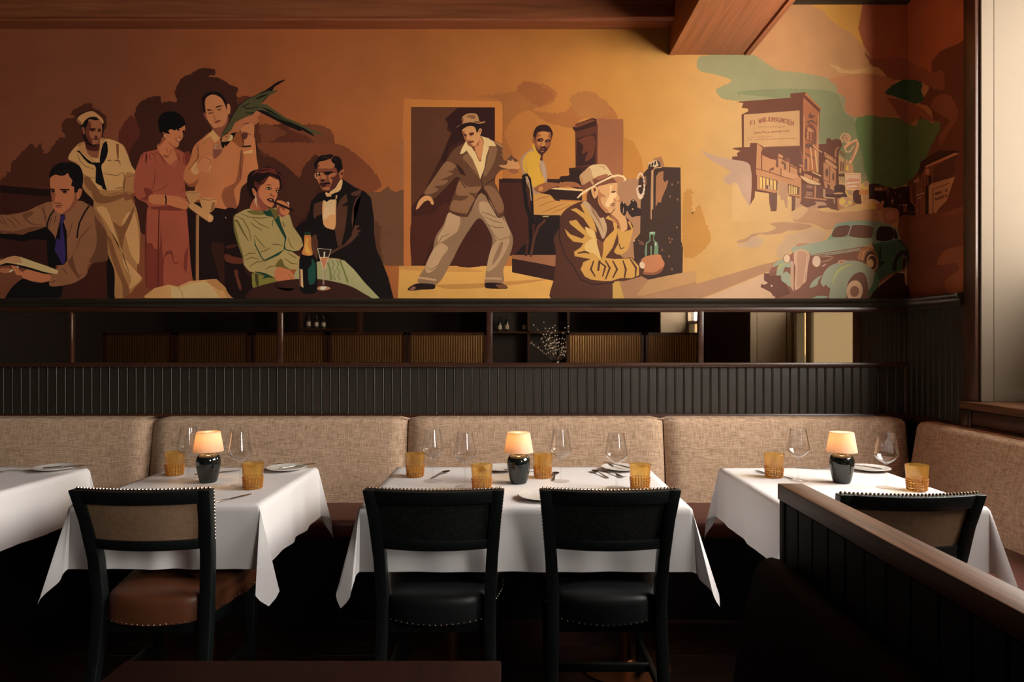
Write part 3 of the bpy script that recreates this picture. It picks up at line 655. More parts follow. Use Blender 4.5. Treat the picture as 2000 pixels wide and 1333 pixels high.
# --- open book at the foot
p = Paint(); p.at(250,130,2.8975)
p.poly((176,120,70), [(90,1302),(150,1255),(230,1235),(285,1245),(350,1215),(500,1203),(545,1245),(605,1312),(100,1312)], False)
p.poly((190,138,88), [(240,1245),(290,1255),(350,1230),(440,1215),(480,1250),(520,1312),(250,1312)], False); p.poly((158,104,58), [(440,1215),(500,1203),(605,1312),(560,1312),(540,1270),(510,1265)], False)
p.line((150,98,56), 1.6, [(280,1248),(305,1275),(312,1312)]); p.poly((176,118,66), [(92,1302),(150,1257),(180,1300),(140,1296),(120,1312)], False)
p.end('painted_book', MU, 'painted open book at the lower edge of the mural')
# --- couple at the table: chair, dinner jacket, woman in green, bottle and glass
p = Paint(); p.at(440,280,4.3)
CH, CHr = (24,10,8), (84,38,24)
p.poly(CH, [(0,560),(90,555),(110,700),(130,860),(150,1000),(180,1100),(230,1130),(240,1310),(80,1310),(0,1200)])
p.poly(CHr, [(0,930),(80,955),(150,970),(150,1010),(60,1010),(0,985)]); p.poly(CHr, [(75,1065),(105,1070),(110,1120),(130,1180),(135,1240),(115,1220),(85,1120)]); p.poly((60,26,17), [(0,870),(60,850),(110,850),(90,870),(20,885)])
p.line((170,130,96), 1.2, [(0,618),(8,632)], False)
p.end('painted_chair', MU, 'painted dark wooden chair behind the woman in green')
p = Paint(); p.at(440,280,4.3)
JK, JK2 = (18,9,7), (74,42,27); SK, SKd, SKs = (152,86,50), (112,56,36), (78,34,25)
p.poly(JK, [(590,710),(680,640),(705,580),(720,490),(770,430),(840,400),(960,330),(985,300),(1090,370),(1180,410),(1225,460),(1248,620),(1250,760),(1270,890),(1320,1000),(1370,1130),(1415,1305),(1300,1305),(1160,1160),(1060,1040),(960,970),(860,960),(770,1000),(640,900),(640,800)], False)
p.poly(JK2, [(745,510),(830,480),(820,560),(805,600),(770,610),(752,640),(740,600)], False); p.poly(JK2, [(930,560),(960,480),(1000,440),(1015,420),(1030,490),(1000,510),(975,530),(1030,525),(1010,700),(975,860),(945,870),(920,730)], False)
p.poly(JK2, [(1055,420),(1140,390),(1130,430),(1110,440),(1065,440)]); p.poly(JK2, [(1145,430),(1100,460),(1075,520),(1060,640),(1070,740),(1085,690),(1130,690),(1100,730),(1145,725),(1100,770),(1130,760),(1050,840),(980,880),(880,940),(900,900),(1000,850),(1060,780),(1080,640),(1080,540),(1110,470)], False)
p.poly(JK2, [(720,800),(760,765),(780,850),(770,980),(720,900)])
p.poly((190,128,78), [(822,480),(880,470),(930,465),(930,560),(920,720),(850,710),(825,680),(815,600)]); p.poly((200,150,104), [(830,480),(925,470),(922,600),(880,600),(840,640),(820,640)], False)
p.at(600,290,12.12)
p.poly(SK, [(230,480),(260,340),(400,270),(560,250),(660,380),(720,560),(790,640),(800,720),(700,860),(560,1000),(430,1020),(350,980),(300,860),(240,740)])
p.poly(SKd, [(230,480),(250,360),(300,400),(270,470),(330,480),(420,470),(560,480),(640,420),(600,360),(700,480),(720,600),(680,660),(560,700),(600,780),(540,860),(500,1000),(350,980),(300,860),(300,700),(380,600),(300,560),(220,580)])
p.poly(SKs, [(720,590),(790,640),(790,730),(700,860),(560,1000),(430,1020),(360,990),(520,990),(545,900),(580,820),(600,760),(560,700),(680,660)])
p.poly(SK, [(310,740),(350,640),(380,600),(430,640),(460,700),(430,740),(370,750)]); p.poly(SK, [(370,940),(440,920),(530,930),(520,975),(430,985)]); p.poly(SK, [(540,680),(640,660),(690,600),(640,580),(560,600),(500,660),(520,740),(560,830),(600,770),(555,710)])
p.poly((16,8,7), [(155,380),(200,290),(320,165),(430,155),(560,135),(640,180),(740,190),(810,270),(835,400),(840,500),(770,540),(755,580),(720,585),(700,490),(655,460),(655,380),(580,320),(565,260),(620,200),(560,240),(440,285),(290,320),(250,370),(235,490),(190,480)], False)
p.line((64,32,22), 1.4, [(320,210),(400,200),(480,230),(540,200)]); p.line((54,28,20), 1.2, [(620,250),(700,290),(730,340)]); p.line((150,80,48), 1.2, [(560,260),(590,220),(630,195)])
p.poly((18,9,7), [(380,548),(420,555),(560,540),(630,565),(590,590),(540,590),(520,630),(440,630),(400,590)], False); p.poly((18,9,7), [(215,580),(260,560),(340,570),(350,600),(320,630),(300,660),(230,620)], False)
p.poly((30,12,10), [(310,740),(430,735),(400,760),(395,795),(350,790)]); p.poly((24,10,8), [(300,830),(380,820),(530,800),(530,850),(440,850),(460,890),(360,915),(310,870)]); p.poly((74,32,24), [(320,860),(440,865),(430,890),(350,890)])
p.line((176,120,74), 2, [(200,590),(185,640),(200,690),(245,720)], False); p.oval((180,132,92), 258, 595, 28, 20); p.oval((180,132,92), 322, 600, 16, 20); p.line((110,66,44), 1, [(230,620),(225,670),(250,710)])
p.poly(SK, [(765,600),(800,530),(850,490),(875,530),(870,600),(830,690),(780,720),(765,690)]); p.poly(SKs, [(790,600),(840,550),(860,560),(840,640),(815,640)])
p.poly((200,144,90), [(800,735),(835,750),(830,850),(790,980),(730,1030),(640,1060),(570,1100),(530,1075),(540,1030),(660,940),(720,850)]); p.poly((196,138,84), [(430,1045),(480,1050),(545,1085),(580,1150),(470,1145),(435,1090)])
p.poly(JK, [(390,1180),(520,1140),(580,1140),(570,1090),(660,1060),(690,1100),(670,1210),(540,1215),(455,1275),(425,1235),(390,1240)], False); p.line((200,144,90), 2.6, [(695,1110),(690,1190)], False)
p.end('painted_figure', MU, 'painted man with monocle in a black dinner jacket')
p = Paint(); p.at(440,280,4.3)
G1, G2, G3, G4 = (150,122,72), (100,84,38), (92,76,32), (24,52,34)
p.poly((150,138,92), [(640,980),(760,1000),(900,965),(1000,985),(1080,1060),(1170,1170),(1300,1305),(1230,1305),(1100,1240),(900,1160),(760,1140),(560,1140)], False)
p.poly((110,98,40), [(230,1090),(330,1120),(420,1140),(440,1170),(290,1200),(235,1215),(225,1150)])
for q in ([(860,1000),(880,1060),(890,1150)], [(960,980),(1000,1080),(1030,1170)]): p.line((108,104,54), 3.6, q, False)
for x in (895,935): p.line((110,104,60), 2, [(x,985),(x+20,1020),(x,1050),(x+30,1080),(x+10,1110),(x+30,1150)], False)
p.poly(G1, [(70,640),(85,600),(160,560),(240,540),(320,560),(430,540),(440,600),(540,600),(570,700),(640,800),(655,860),(620,900),(560,910),(630,960),(640,1060),(540,1060),(420,1060),(410,1130),(320,1110),(200,1075),(155,1020),(140,920),(110,850),(75,720)], False)
p.poly(G3, [(65,660),(100,640),(160,750),(200,830),(150,760),(110,690),(90,660)]); p.poly(G2, [(180,570),(260,565),(340,585),(330,600),(240,600)]); p.poly(G3, [(380,545),(430,560),(440,600),(460,620),(430,640),(390,600)])
p.poly(G2, [(70,600),(85,690),(120,840),(150,930),(158,1010),(145,960),(110,860),(72,720)])
p.poly(G4, [(310,570),(360,565),(375,550),(390,580),(420,640),(450,610),(470,680),(515,790),(500,860),(510,890),(590,910),(540,910),(490,890),(500,800),(460,730),(400,620),(345,610)], False)
p.poly(G4, [(240,780),(260,860),(310,960),(330,980),(500,890),(450,940),(330,995),(300,960),(250,860)], False); p.poly(G4, [(240,1080),(330,1090),(410,1130),(360,1130),(310,1140),(330,1115)])
for q in ([(90,610),(150,640),(200,730),(220,820)], [(130,590),(200,620),(300,630),(380,620)], [(230,630),(290,680),(370,715)], [(210,660),(250,700),(310,730)], [(245,770),(290,830),(335,880)], [(390,850),(440,850),(480,860)], [(280,920),(340,900),(380,880)], [(160,950),(200,925),(260,925)], [(170,980),(220,960),(280,975)], [(200,1040),(260,1000),(340,985)], [(340,1060),(370,1040),(430,1030)], [(520,920),(570,950),(600,965)], [(500,970),(560,1010),(610,1015)], [(530,800),(550,860),(575,890)], [(400,640),(398,670),(395,700)], [(480,660),(500,700)]): p.line(G3, 2.0, q)
p.poly(G3, [(420,1030),(470,970),(500,1030),(540,1055),(460,1050)])
p.poly((56,46,26), [(255,1090),(275,1110),(280,1200),(265,1200),(250,1140)]) 
SK, SKd = (172,98,58), (126,62,44)
p.poly(SK, [(415,1080),(450,1040),(545,1070),(580,1120),(605,1200),(580,1240),(520,1240),(480,1190),(420,1140)]); p.line(SKd, 1.2, [(500,1130),(530,1180),(545,1230)]); p.line(SKd, 1.2, [(470,1150),(510,1200),(520,1235)]); p.line(SKd, 1.2, [(530,1100),(570,1160),(585,1210)]); p.poly(SKd, [(415,1140),(480,1190),(520,1240),(500,1225),(450,1170)])
p.at(470,310,8.887)
p.poly(SKd, [(240,700),(300,600),(420,800),(490,860),(480,890),(370,910),(160,870)]); p.poly((150,80,50), [(240,690),(300,780),(350,890),(170,870)])
p.poly((24,10,8), [(110,470),(125,300),(190,220),(320,180),(450,135),(560,170),(640,230),(700,250),(745,420),(720,520),(680,540),(660,360),(540,290),(450,330),(300,500),(290,560),(240,680),(200,690),(130,580)])
p.poly((84,34,24), [(190,300),(260,220),(400,160),(540,170),(600,200),(640,280),(560,260),(480,240),(390,260),(330,250),(280,240)]); p.poly((84,34,24), [(240,400),(330,420),(440,330),(450,400),(350,470),(300,560),(250,500)]); p.poly((84,34,24), [(650,270),(700,290),(735,420),(700,500),(720,400),(690,320)])
p.line((24,10,8), 2.4, [(300,220),(400,200),(500,190)]); p.line((24,10,8), 2, [(250,440),(330,440),(420,400)]); p.line((24,10,8), 2.4, [(260,300),(340,330),(420,340)]); p.line((24,10,8), 2, [(230,470),(270,520),(290,560)])
p.poly(SK, [(500,310),(600,350),(665,380),(675,500),(650,560),(630,680),(600,720),(560,830),(520,850),(430,800),(350,700),(310,610),(320,500),(400,440),(450,380)])
p.poly(SKd, [(310,520),(350,480),(300,600),(340,720),(450,830),(400,790),(320,690),(290,600)])
p.poly(SK, [(200,520),(215,510),(260,560),(280,620),(240,650),(210,580)]); p.line(SKd, 1.4, [(215,530),(240,570),(245,620)])
p.line((70,28,22), 1.6, [(430,470),(480,450),(550,465)]); p.line((70,28,22), 1.6, [(600,530),(640,510),(668,525)])
p.poly((22,9,8), [(430,520),(480,492),(540,510),(530,540),(470,540)]); p.oval((200,150,110), 466, 520, 14, 9); p.oval((200,150,110), 515, 522, 11, 9); p.poly((22,9,8), [(605,565),(640,540),(665,560),(640,595)]); p.oval((200,150,110), 640, 572, 12, 8)
p.poly(SKd, [(505,620),(530,600),(545,630),(590,650),(575,670),(520,645)]); p.poly((40,10,10), [(455,710),(500,690),(560,695),(580,720),(560,760),(500,755)]); p.poly((190,140,104), [(500,705),(550,712),(548,728),(510,722)], False); p.poly((120,52,40), [(465,715),(520,745),(570,750),(540,768),(490,755)])
p.poly(SK, [(620,740),(690,725),(780,760),(845,830),(845,930),(810,980),(720,1015),(670,980),(640,890),(625,800)]); p.poly(SKd, [(640,880),(670,980),(730,1015),(770,990),(700,960),(680,870),(700,850),(750,900),(780,880),(700,810)])
p.poly((22,10,8), [(540,735),(600,745),(920,885),(905,920),(560,765)], False); p.line((206,166,130), 2.0, [(805,770),(825,758),(840,775),(832,805)], False)
for q in ([(265,640),(255,720),(250,800)], [(262,640),(275,720),(280,840)], [(265,650),(262,760)]): p.line((206,150,108), 1.2, q, False)
p.end('painted_figure', MU, 'painted woman with curled hair in a green blouse smoking')
p = Paint(); p.at(440,280,4.3)
p.poly((52,24,17), [(170,1290),(230,1220),(400,1170),(560,1145),(760,1140),(900,1160),(1050,1200),(1160,1260),(1230,1310),(180,1310)])
p.poly((36,16,11), [(400,1180),(470,1200),(530,1245),(600,1220),(520,1240),(440,1225)])
BT = (14,9,8)
p.poly(BT, [(625,1220),(622,980),(650,920),(665,760),(718,760),(725,900),(765,980),(772,1230),(750,1260),(680,1268),(640,1250)]); p.poly((176,104,48), [(668,770),(716,770),(722,860),(734,935),(700,945),(645,930),(660,870)]); p.poly((206,134,58), [(680,800),(700,800),(692,850),(720,930),(690,930),(668,900)])
p.poly((26,44,30), [(662,752),(690,742),(720,755),(715,772),(668,770)]); p.poly((26,60,46), [(725,965),(755,1010),(760,1130),(745,1180),(705,1185),(695,1060),(725,1020)]); p.poly((190,140,96), [(622,1055),(650,1060),(656,1215),(625,1195)], False); p.poly((120,74,50), [(622,1055),(632,1057),(638,1205),(625,1195)], False)
p.poly((40,24,18), [(775,885),(890,890),(868,960),(795,960)], False); p.poly((176,104,66), [(790,960),(870,958),(840,1040),(828,1060),(815,1040)], False); p.line((206,176,144), 1.1, [(775,885),(890,892),(835,1055),(822,1055),(775,885)], False); p.line((190,160,128), 1.0, [(822,1055),(822,1190)], False); p.line((150,110,84), 1.0, [(832,1055),(830,1190)], False)
p.poly((170,116,78), [(770,1220),(800,1200),(860,1205),(885,1220),(840,1236),(790,1234)]); p.poly((222,190,156), [(800,1210),(850,1205),(830,1230),(800,1225)]); p.poly((214,184,150), [(828,912),(840,912),(836,962),(826,962)], False); p.line((206,160,110), 1.2, [(790,960),(870,958)], False)
p.end('painted_bottle', MU, 'painted champagne bottle and flute on a round table')
# --- doorway, floor, stage, piano
p = Paint(); p.at(780,180,3.25)
p.poly((212,150,72), [(0,1105),(975,1105),(1300,1330),(-10,1330)], False); p.poly((188,126,60), [(0,1105),(300,1105),(540,1140),(240,1140),(0,1125)]); p.poly((186,124,58), [(230,1225),(520,1215),(720,1200),(940,1190),(760,1220),(500,1245),(300,1250)])
p.poly((170,96,44), [(28,100),(30,40),(75,40),(75,1105),(28,1105),(28,300),(0,620)], False); p.poly((146,86,50), [(8,300),(28,290),(28,620),(0,620)], False)
p.poly((184,108,46), [(75,45),(655,60),(655,1100),(606,1100),(606,95),(75,95)], False)
p.poly((60,26,17), [(75,95),(607,97),(607,1105),(76,1103)], False)
p.poly((84,45,27), [(78,98),(370,100),(330,135),(290,170),(310,200),(300,240),(330,260),(290,350),(310,390),(250,440),(200,540),(150,640),(78,730)], False)
p.poly((46,18,13), [(370,100),(600,98),(600,300),(420,300),(320,350),(290,440),(255,440),(330,260),(305,200),(290,170),(335,135)], False)
p.poly((70,30,19), [(200,780),(290,700),(330,780),(200,960),(150,1090),(80,1090),(80,800)]); p.poly((66,29,19), [(440,860),(520,800),(590,900),(560,1090),(340,1090)])
p.poly((70,28,18), [(655,548),(790,550),(975,580),(975,1030),(680,1040),(655,1030)], False); p.poly((46,18,12), [(655,548),(790,550),(790,575),(655,575)], False)
p.at(1000,210,3.508)
p.poly((190,120,44), [(760,70),(770,210),(830,230),(890,350),(900,440),(900,490),(765,490)], False)
p.poly((172,118,78), [(480,488),(880,488),(880,860),(830,900),(830,1040),(1010,1180),(1263,1190),(1263,1315),(690,1315),(560,600)], False)
p.poly((196,140,86), [(940,1180),(1180,1130),(1263,1120),(1263,1195),(900,1290),(850,1288)], False)
p.poly((52,22,15), [(0,1035),(300,1090),(290,1190),(0,1130)], False); p.poly((150,92,58), [(0,1012),(300,1012),(300,1092),(0,1032)], False); p.poly((70,30,19), [(-90,490),(320,490),(330,700),(300,1012),(-90,1010)], False); p.poly((30,12,9), [(160,740),(330,740),(330,1012),(20,1012),(70,950),(150,900)], False)
p.poly((48,20,13), [(-90,490),(330,490),(330,520),(-90,515)], False)
# piano
p.poly((158,92,54), [(575,70),(762,80),(762,490),(580,490)], False); p.poly((92,42,23), [(405,125),(550,72),(575,78),(588,125),(585,400),(435,415),(432,170)], False)
p.poly((56,22,14), [(405,125),(550,72),(578,78),(580,125),(440,165),(430,160)], False); p.poly((112,56,31), [(410,128),(550,80),(572,90),(440,140)], False)
p.poly((54,22,14), [(445,210),(572,178),(570,390),(440,405)], False); p.poly((102,48,26), [(452,225),(560,195),(558,330),(500,370),(520,300),(480,320),(488,260)]); p.poly((64,26,16), [(390,415),(590,400),(590,440),(460,440),(390,450)], False)
p.poly((44,18,12), [(400,430),(480,430),(480,560),(330,510),(330,475),(390,465)]); p.poly((44,18,12), [(205,600),(250,555),(480,575),(480,640),(300,630),(260,600)], False); p.poly((220,172,112), [(270,548),(480,560),(484,574),(262,560)], False)
p.end('painted_scenery', MU, 'painted doorway, floor, stage and upright piano')
# --- dancing man
p = Paint(); p.at(780,180,3.25)
J1, J2, J3 = (130,86,54), (94,56,34), (52,26,17); TR1, TR2 = (176,134,94), (138,100,68); SK, SKd = (198,132,78), (150,84,50)
p.poly(TR2, [(315,765),(380,780),(430,790),(520,640),(640,790),(665,790),(690,850),(720,920),(715,990),(690,1060),(660,1130),(660,1210),(545,1215),(545,1180),(560,1080),(590,960),(580,900),(510,800),(440,880),(380,980),(330,1080),(240,1220),(120,1210),(125,1170),(165,1110),(210,1010),(230,920),(280,840)])
p.poly(TR1, [(315,765),(385,790),(370,880),(320,920),(250,960),(245,920),(285,850)]); p.poly(TR1, [(210,1010),(260,960),(310,990),(270,1050),(230,1120),(180,1150),(165,1110)]); p.poly(TR1, [(510,700),(560,700),(640,790),(690,850),(700,920),(620,940),(590,880),(540,800),(510,760)])
p.poly(TR1, [(560,1080),(590,980),(640,930),(700,930),(680,1000),(620,1100),(560,1140)]); p.poly(TR2, [(600,1050),(640,960),(660,950),(640,1030),(590,1100)])
p.poly(TR1, [(120,1170),(235,1188),(235,1200),(120,1185)], False); p.poly(TR1, [(545,1175),(650,1180),(650,1192),(545,1190)], False)
for q in ([(250,955),(270,920),(320,900)], [(520,760),(580,780),(620,800)], [(540,790),(600,820),(650,830)], [(560,840),(610,860),(660,860)], [(590,900),(640,940),(700,915)], [(170,1110),(200,1130),(260,1090)]): p.line((120,84,56), 1.8, q)
p.poly((34,15,11), [(52,1255),(70,1235),(115,1215),(225,1222),(222,1250),(140,1255),(80,1262)]); p.poly((34,15,11), [(545,1212),(650,1215),(688,1238),(680,1250),(550,1245)]); p.poly((130,84,58), [(65,1255),(85,1235),(105,1240),(90,1258)]); p.poly((110,66,42), [(610,1225),(660,1222),(684,1242),(640,1248)])
p.poly(J2, [(380,340),(430,320),(520,300),(610,310),(680,360),(720,410),(755,440),(740,500),(690,490),(640,500),(600,560),(620,600),(668,770),(630,800),(525,610),(435,790),(318,760),(335,680),(385,550),(360,540),(280,620),(210,680),(155,650),(160,620),(230,540),(290,450),(340,370)])
p.poly(J1, [(300,440),(360,470),(330,500),(300,500),(340,520),(260,560),(310,560),(280,590),(220,600),(250,620),(190,650),(160,640),(230,530)]); p.poly(J1, [(385,555),(430,600),(520,600),(490,640),(440,640),(480,680),(440,760),(420,770),(325,750),(340,690),(400,690),(440,660),(360,650)]); p.poly(J1, [(540,600),(590,600),(640,660),(665,740),(630,770),(600,720),(560,640)])
p.poly(J1, [(400,420),(440,390),(500,480),(515,540),(480,520),(430,460)]); p.poly(J1, [(540,470),(570,350),(620,350),(600,450),(540,540)]); p.poly(J1, [(640,400),(690,375),(720,400),(670,410)]); p.poly((170,112,70), [(580,305),(640,330),(690,370),(640,345)])
p.poly(J3, [(362,455),(400,490),(420,530),(385,515)]); p.line(J3, 1.8, [(318,760),(370,775),(430,790),(450,740),(490,670),(525,605)], False); p.line(J3, 1.8, [(525,605),(570,700),(625,795),(668,768)], False); p.line(J3, 1.6, [(400,420),(450,480),(520,548),(545,470),(570,370)]); p.line(J3, 1.6, [(520,548),(530,610)]); p.line(J3, 1.6, [(385,555),(420,610)]); p.line(J3, 1.8, [(540,590),(590,560),(612,540)])
p.poly(SK, [(105,745),(125,690),(160,660),(200,665),(220,710),(205,715),(190,690),(160,695),(120,740)]); p.poly(SK, [(632,465),(680,460),(690,430),(710,440),(715,425),(735,445),(755,440),(765,480),(750,490),(700,490),(650,478)]); p.poly(SKd, [(690,490),(750,490),(755,510),(720,520)])
p.at(880,210,12.12)
SH, SHd = (214,172,112), (176,128,78)
p.poly(SH, [(360,800),(420,900),(520,950),(580,1040),(660,1200),(720,1290),(740,1100),(780,850),(700,670),(760,690),(900,730),(1020,820),(1085,915),(905,920),(910,960),(850,1120),(830,1220),(810,1400),(780,1500),(700,1700),(640,1500),(520,1220),(415,1070),(380,1020),(300,1090),(225,1105),(260,990)], False)
p.poly(SKd, [(560,930),(680,680),(740,700),(785,800),(770,950),(700,1290),(600,1100)]); p.poly((196,124,70), [(580,950),(690,690),(760,780),(770,920),(700,1240),(620,1090)]); p.poly((110,56,34), [(500,930),(560,940),(580,1030),(560,1040)]); p.poly(SKd, [(600,880),(690,760),(650,940)])
p.poly(SK, [(275,560),(300,480),(400,450),(560,440),(620,560),(650,590),(700,640),(680,760),(610,880),(540,925),(470,910),(400,840),(340,760)])
p.poly(SKd, [(275,570),(330,560),(340,650),(380,690),(370,800),(320,700)]); p.poly(SKd, [(470,600),(550,600),(560,630),(480,690),(450,650)]); p.poly((70,30,22), [(300,630),(350,625),(385,650),(380,690),(330,670)], False); p.poly((80,36,26), [(425,630),(470,600),(540,590),(555,620),(500,660),(450,650)])
p.poly(SKd, [(380,780),(480,770),(470,800),(400,810)]); p.poly((90,40,28), [(400,820),(480,800),(540,790),(560,820),(500,840),(420,850)]); p.poly(SKd, [(410,850),(480,850),(540,925),(470,910)]); p.poly(SK, [(650,560),(680,500),(720,500),(740,540),(720,620),(690,660),(660,640)]); p.poly(SKd, [(680,560),(705,520),(715,550),(695,600)])
p.poly((34,15,11), [(140,490),(250,420),(400,370),(560,365),(700,390),(800,350),(700,450),(690,500),(650,560),(640,595),(615,590),(580,480),(500,440),(380,460),(270,530),(200,520)])
p.poly((176,120,72), [(270,240),(400,150),(530,140),(620,160),(660,240),(695,340),(780,340),(830,318),(800,360),(700,385),(620,380),(540,355),(420,355),(290,390),(180,450),(140,485),(170,440),(270,395)]); p.poly((130,82,50), [(370,230),(420,185),(540,180),(600,220),(560,270),(480,260),(430,235)]); p.poly((120,72,44), [(272,245),(300,240),(300,370),(270,385)]); p.line((44,20,14), 2, [(560,345),(640,345),(700,350)])
p.end('painted_figure', MU, 'painted dancing man in hat and loose brown suit')
# --- pianist and bentwood chair
p = Paint(); p.at(1000,210,3.508)
Y1, Y2 = (206,148,48), (176,118,44); SK, SKd, SKs = (196,124,62), (150,82,46), (74,32,22)
p.poly((200,136,66), [(140,590),(260,600),(300,640),(440,650),(420,680),(360,730),(320,740),(150,735),(130,650)]); 
for q in ([(160,640),(200,620),(260,610)], [(180,680),(250,650),(300,640)], [(210,720),(280,690),(360,660)], [(280,720),(330,700),(400,670)]): p.line((168,100,46), 2.0, q)
p.poly((170,124,92), [(60,350),(120,290),(150,285),(190,320),(230,400),(240,520),(200,580),(140,590),(70,440)]); p.poly(Y1, [(75,360),(110,310),(150,300),(185,330),(190,420),(225,510),(150,550),(120,470),(80,430)]); p.poly(Y1, [(135,250),(160,270),(195,330),(190,390),(160,320)])
p.poly((180,140,110), [(190,365),(215,380),(230,420),(235,500),(215,470)]); p.line(Y2, 1.4, [(185,380),(200,440),(205,480)]); p.line(Y2, 1.6, [(95,390),(105,440),(125,500)]); p.line(Y2, 1.6, [(150,550),(190,530),(228,515)])
p.poly((150,86,50), [(150,555),(230,515),(330,520),(360,510),(440,515),(480,550),(430,545),(360,540),(290,545),(220,580),(170,580)]); p.poly(SK, [(180,555),(205,540),(212,565),(190,575)]); p.line(SKs, 1.2, [(220,585),(280,550),(360,542)])
p.at(1010,230,12.118)
p.poly(SKs, [(370,460),(400,320),(480,210),(610,165),(740,190),(830,310),(845,400),(800,560),(790,640),(700,790),(610,890),(600,1020),(540,1000),(560,900),(480,810),(430,700),(420,600),(375,590)])
p.poly(SKd, [(440,480),(470,350),(600,320),(780,340),(800,400),(790,560),(780,640),(700,720),(650,660),(560,700),(520,780),(440,670)])
p.poly(SK, [(510,370),(600,330),(720,340),(750,390),(720,460),(780,500),(700,510),(650,550),(665,650),(600,690),(570,640),(600,590),(560,600),(530,680),(470,580),(520,560),(600,520),(580,480),(480,500),(530,440),(580,430)])
p.poly((54,22,16), [(470,540),(520,490),(600,490),(630,530),(580,570),(530,570)]); p.poly((54,22,16), [(660,560),(700,515),(780,520),(790,560),(740,590),(680,580)]); p.oval((150,84,52), 570, 530, 30, 16); p.oval((140,76,48), 735, 555, 22, 14)
p.poly((48,20,15), [(570,690),(600,680),(665,690),(690,720),(640,720),(590,720),(540,760),(530,760)]); p.poly((140,76,48), [(560,745),(600,725),(650,740),(620,760)]); p.poly((30,12,10), [(540,765),(620,762),(690,755),(640,780),(560,785)]); p.poly((150,86,54), [(550,785),(640,785),(620,815),(570,815)])
p.poly((46,18,14), [(395,440),(405,310),(470,210),(610,165),(740,190),(820,290),(845,390),(810,460),(800,350),(700,335),(610,320),(480,350),(460,420),(440,470)])
p.poly(SKd, [(370,450),(400,460),(420,560),(420,620),(385,600)])
p.at(1000,210,3.508)
p.line((20,9,8), 7.5, [(80,465),(85,560),(100,680),(125,760),(128,880),(120,1010)], False); p.line((20,9,8), 5.5, [(78,470),(100,460),(120,490),(135,600),(140,740),(150,800)], False); p.line((190,150,108), 1.4, [(90,480),(105,475),(120,520),(132,640)], False)
p.poly((36,16,12), [(130,735),(240,740),(330,740),(330,765),(240,768),(135,760)]); p.line((84,44,26), 5, [(230,770),(180,820),(150,900),(128,1025)], False); p.line((70,34,22), 4.4, [(112,900),(95,1020)], False); p.line((206,166,120), 1.6, [(210,748),(250,748)], False); p.line((20,9,8), 2.4, [(95,600),(110,600)], False)
p.end('painted_figure', MU, 'painted pianist in a yellow shirt on a bentwood chair')
# --- wall telephone and the man in the raincoat
p = Paint(); p.at(1180,300,5.129)
PH = (62,34,19)
p.poly((166,108,66), [(490,50),(575,30),(605,130),(540,135)], False); p.poly(PH, [(440,150),(440,100),(530,65),(560,90),(565,135),(765,140),(770,600),(770,880),(790,920),(785,1195),(440,1265),(360,1220),(300,1060),(290,880),(360,800),(365,500),(380,240),(400,190)], False)
p.poly((214,172,126), [(440,95),(525,65),(545,120),(510,140),(480,130),(445,135)], False)
for x, y in ((456,122),(482,110),(510,98)): p.oval((40,20,14), x, y, 9, 22, .2)
p.poly((168,106,64), [(515,540),(520,230),(545,190),(595,175),(590,260),(610,290),(635,262),(640,290),(620,350),(580,440),(570,490),(540,490)], False); p.line((200,144,96), 2.2, [(575,138),(510,145),(488,170),(486,400),(486,560)], False); p.line((196,138,90), 2.0, [(478,170),(472,400),(470,660)], False); p.line((40,20,14), 1.2, [(500,170),(498,560)], False)
for k in range(18):
    a = 2*PI*k/18
    if not (2.9 < a < 3.6): p.poly((222,184,146), [(365+36*math.cos(a)-7, 320+112*math.sin(a)-16),(365+36*math.cos(a)+7, 320+112*math.sin(a)-18),(365+40*math.cos(a)+6, 320+124*math.sin(a)+14),(365+40*math.cos(a)-8, 320+124*math.sin(a)+14)])
p.oval(PH, 368, 320, 26, 88); p.poly((222,184,146), [(335,325),(370,315),(372,332),(338,342)], False); p.oval((150,96,60), 412, 275, 10, 50)
p.poly((46,24,16), [(150,560),(170,490),(190,480),(240,530),(270,470),(300,462),(330,500),(335,540),(370,560),(370,620),(310,630),(280,640),(245,600),(230,570),(210,620),(180,632),(155,610)])
p.line((200,150,108), 1.4, [(192,540),(194,570),(186,605)]); p.oval((214,170,130), 194, 492, 5, 10, .4); p.oval((214,170,130), 292, 474, 9, 5); p.oval((200,150,108), 286, 558, 8, 8); p.line((190,140,100), 1.2, [(255,505),(265,490)])
for q in ([(340,870),(400,900)], [(345,895),(395,915)]): p.line((150,92,60), 1.6, q, False)
p.oval((214,170,130), 300, 875, 7, 10)
for x, y in ((680,310),(660,430),(735,460),(650,850),(680,860),(660,890),(580,965),(650,1030),(680,1160),(730,740),(740,290)): p.poly((150,98,62), [(x-6,y-12),(x+4,y-8),(x+8,y+6),(x-4,y+14)])
p.poly((110,132,92), [(456,790),(510,785),(508,820),(500,830),(505,870),(538,900),(540,1010),(520,1040),(415,1040),(418,900),(452,870),(452,830)]); p.poly(PH, [(466,815),(490,815),(492,870),(505,910),(500,1030),(428,1030),(430,905),(464,875)], False); p.poly((110,132,92), [(462,930),(478,925),(478,1025),(464,1025)], False); p.poly((176,186,150), [(458,790),(506,786),(506,800),(460,806)], False); p.oval((190,196,160), 516, 910, 8, 18)
p.at(1000,210,3.508)
C1, C2, C3 = (206,146,66), (118,66,36), (84,42,25)
p.poly(C3, [(460,650),(380,690),(330,750),(320,830),(285,900),(300,980),(290,1160),(268,1315),(690,1315),(690,1200),(770,1190),(860,1165),(890,1150),(870,1080),(820,1030),(760,1030),(720,960),(830,830),(800,770),(720,720),(620,700),(540,640)])
p.poly((200,150,70), [(690,1200),(735,1190),(770,1315),(690,1315)], False)
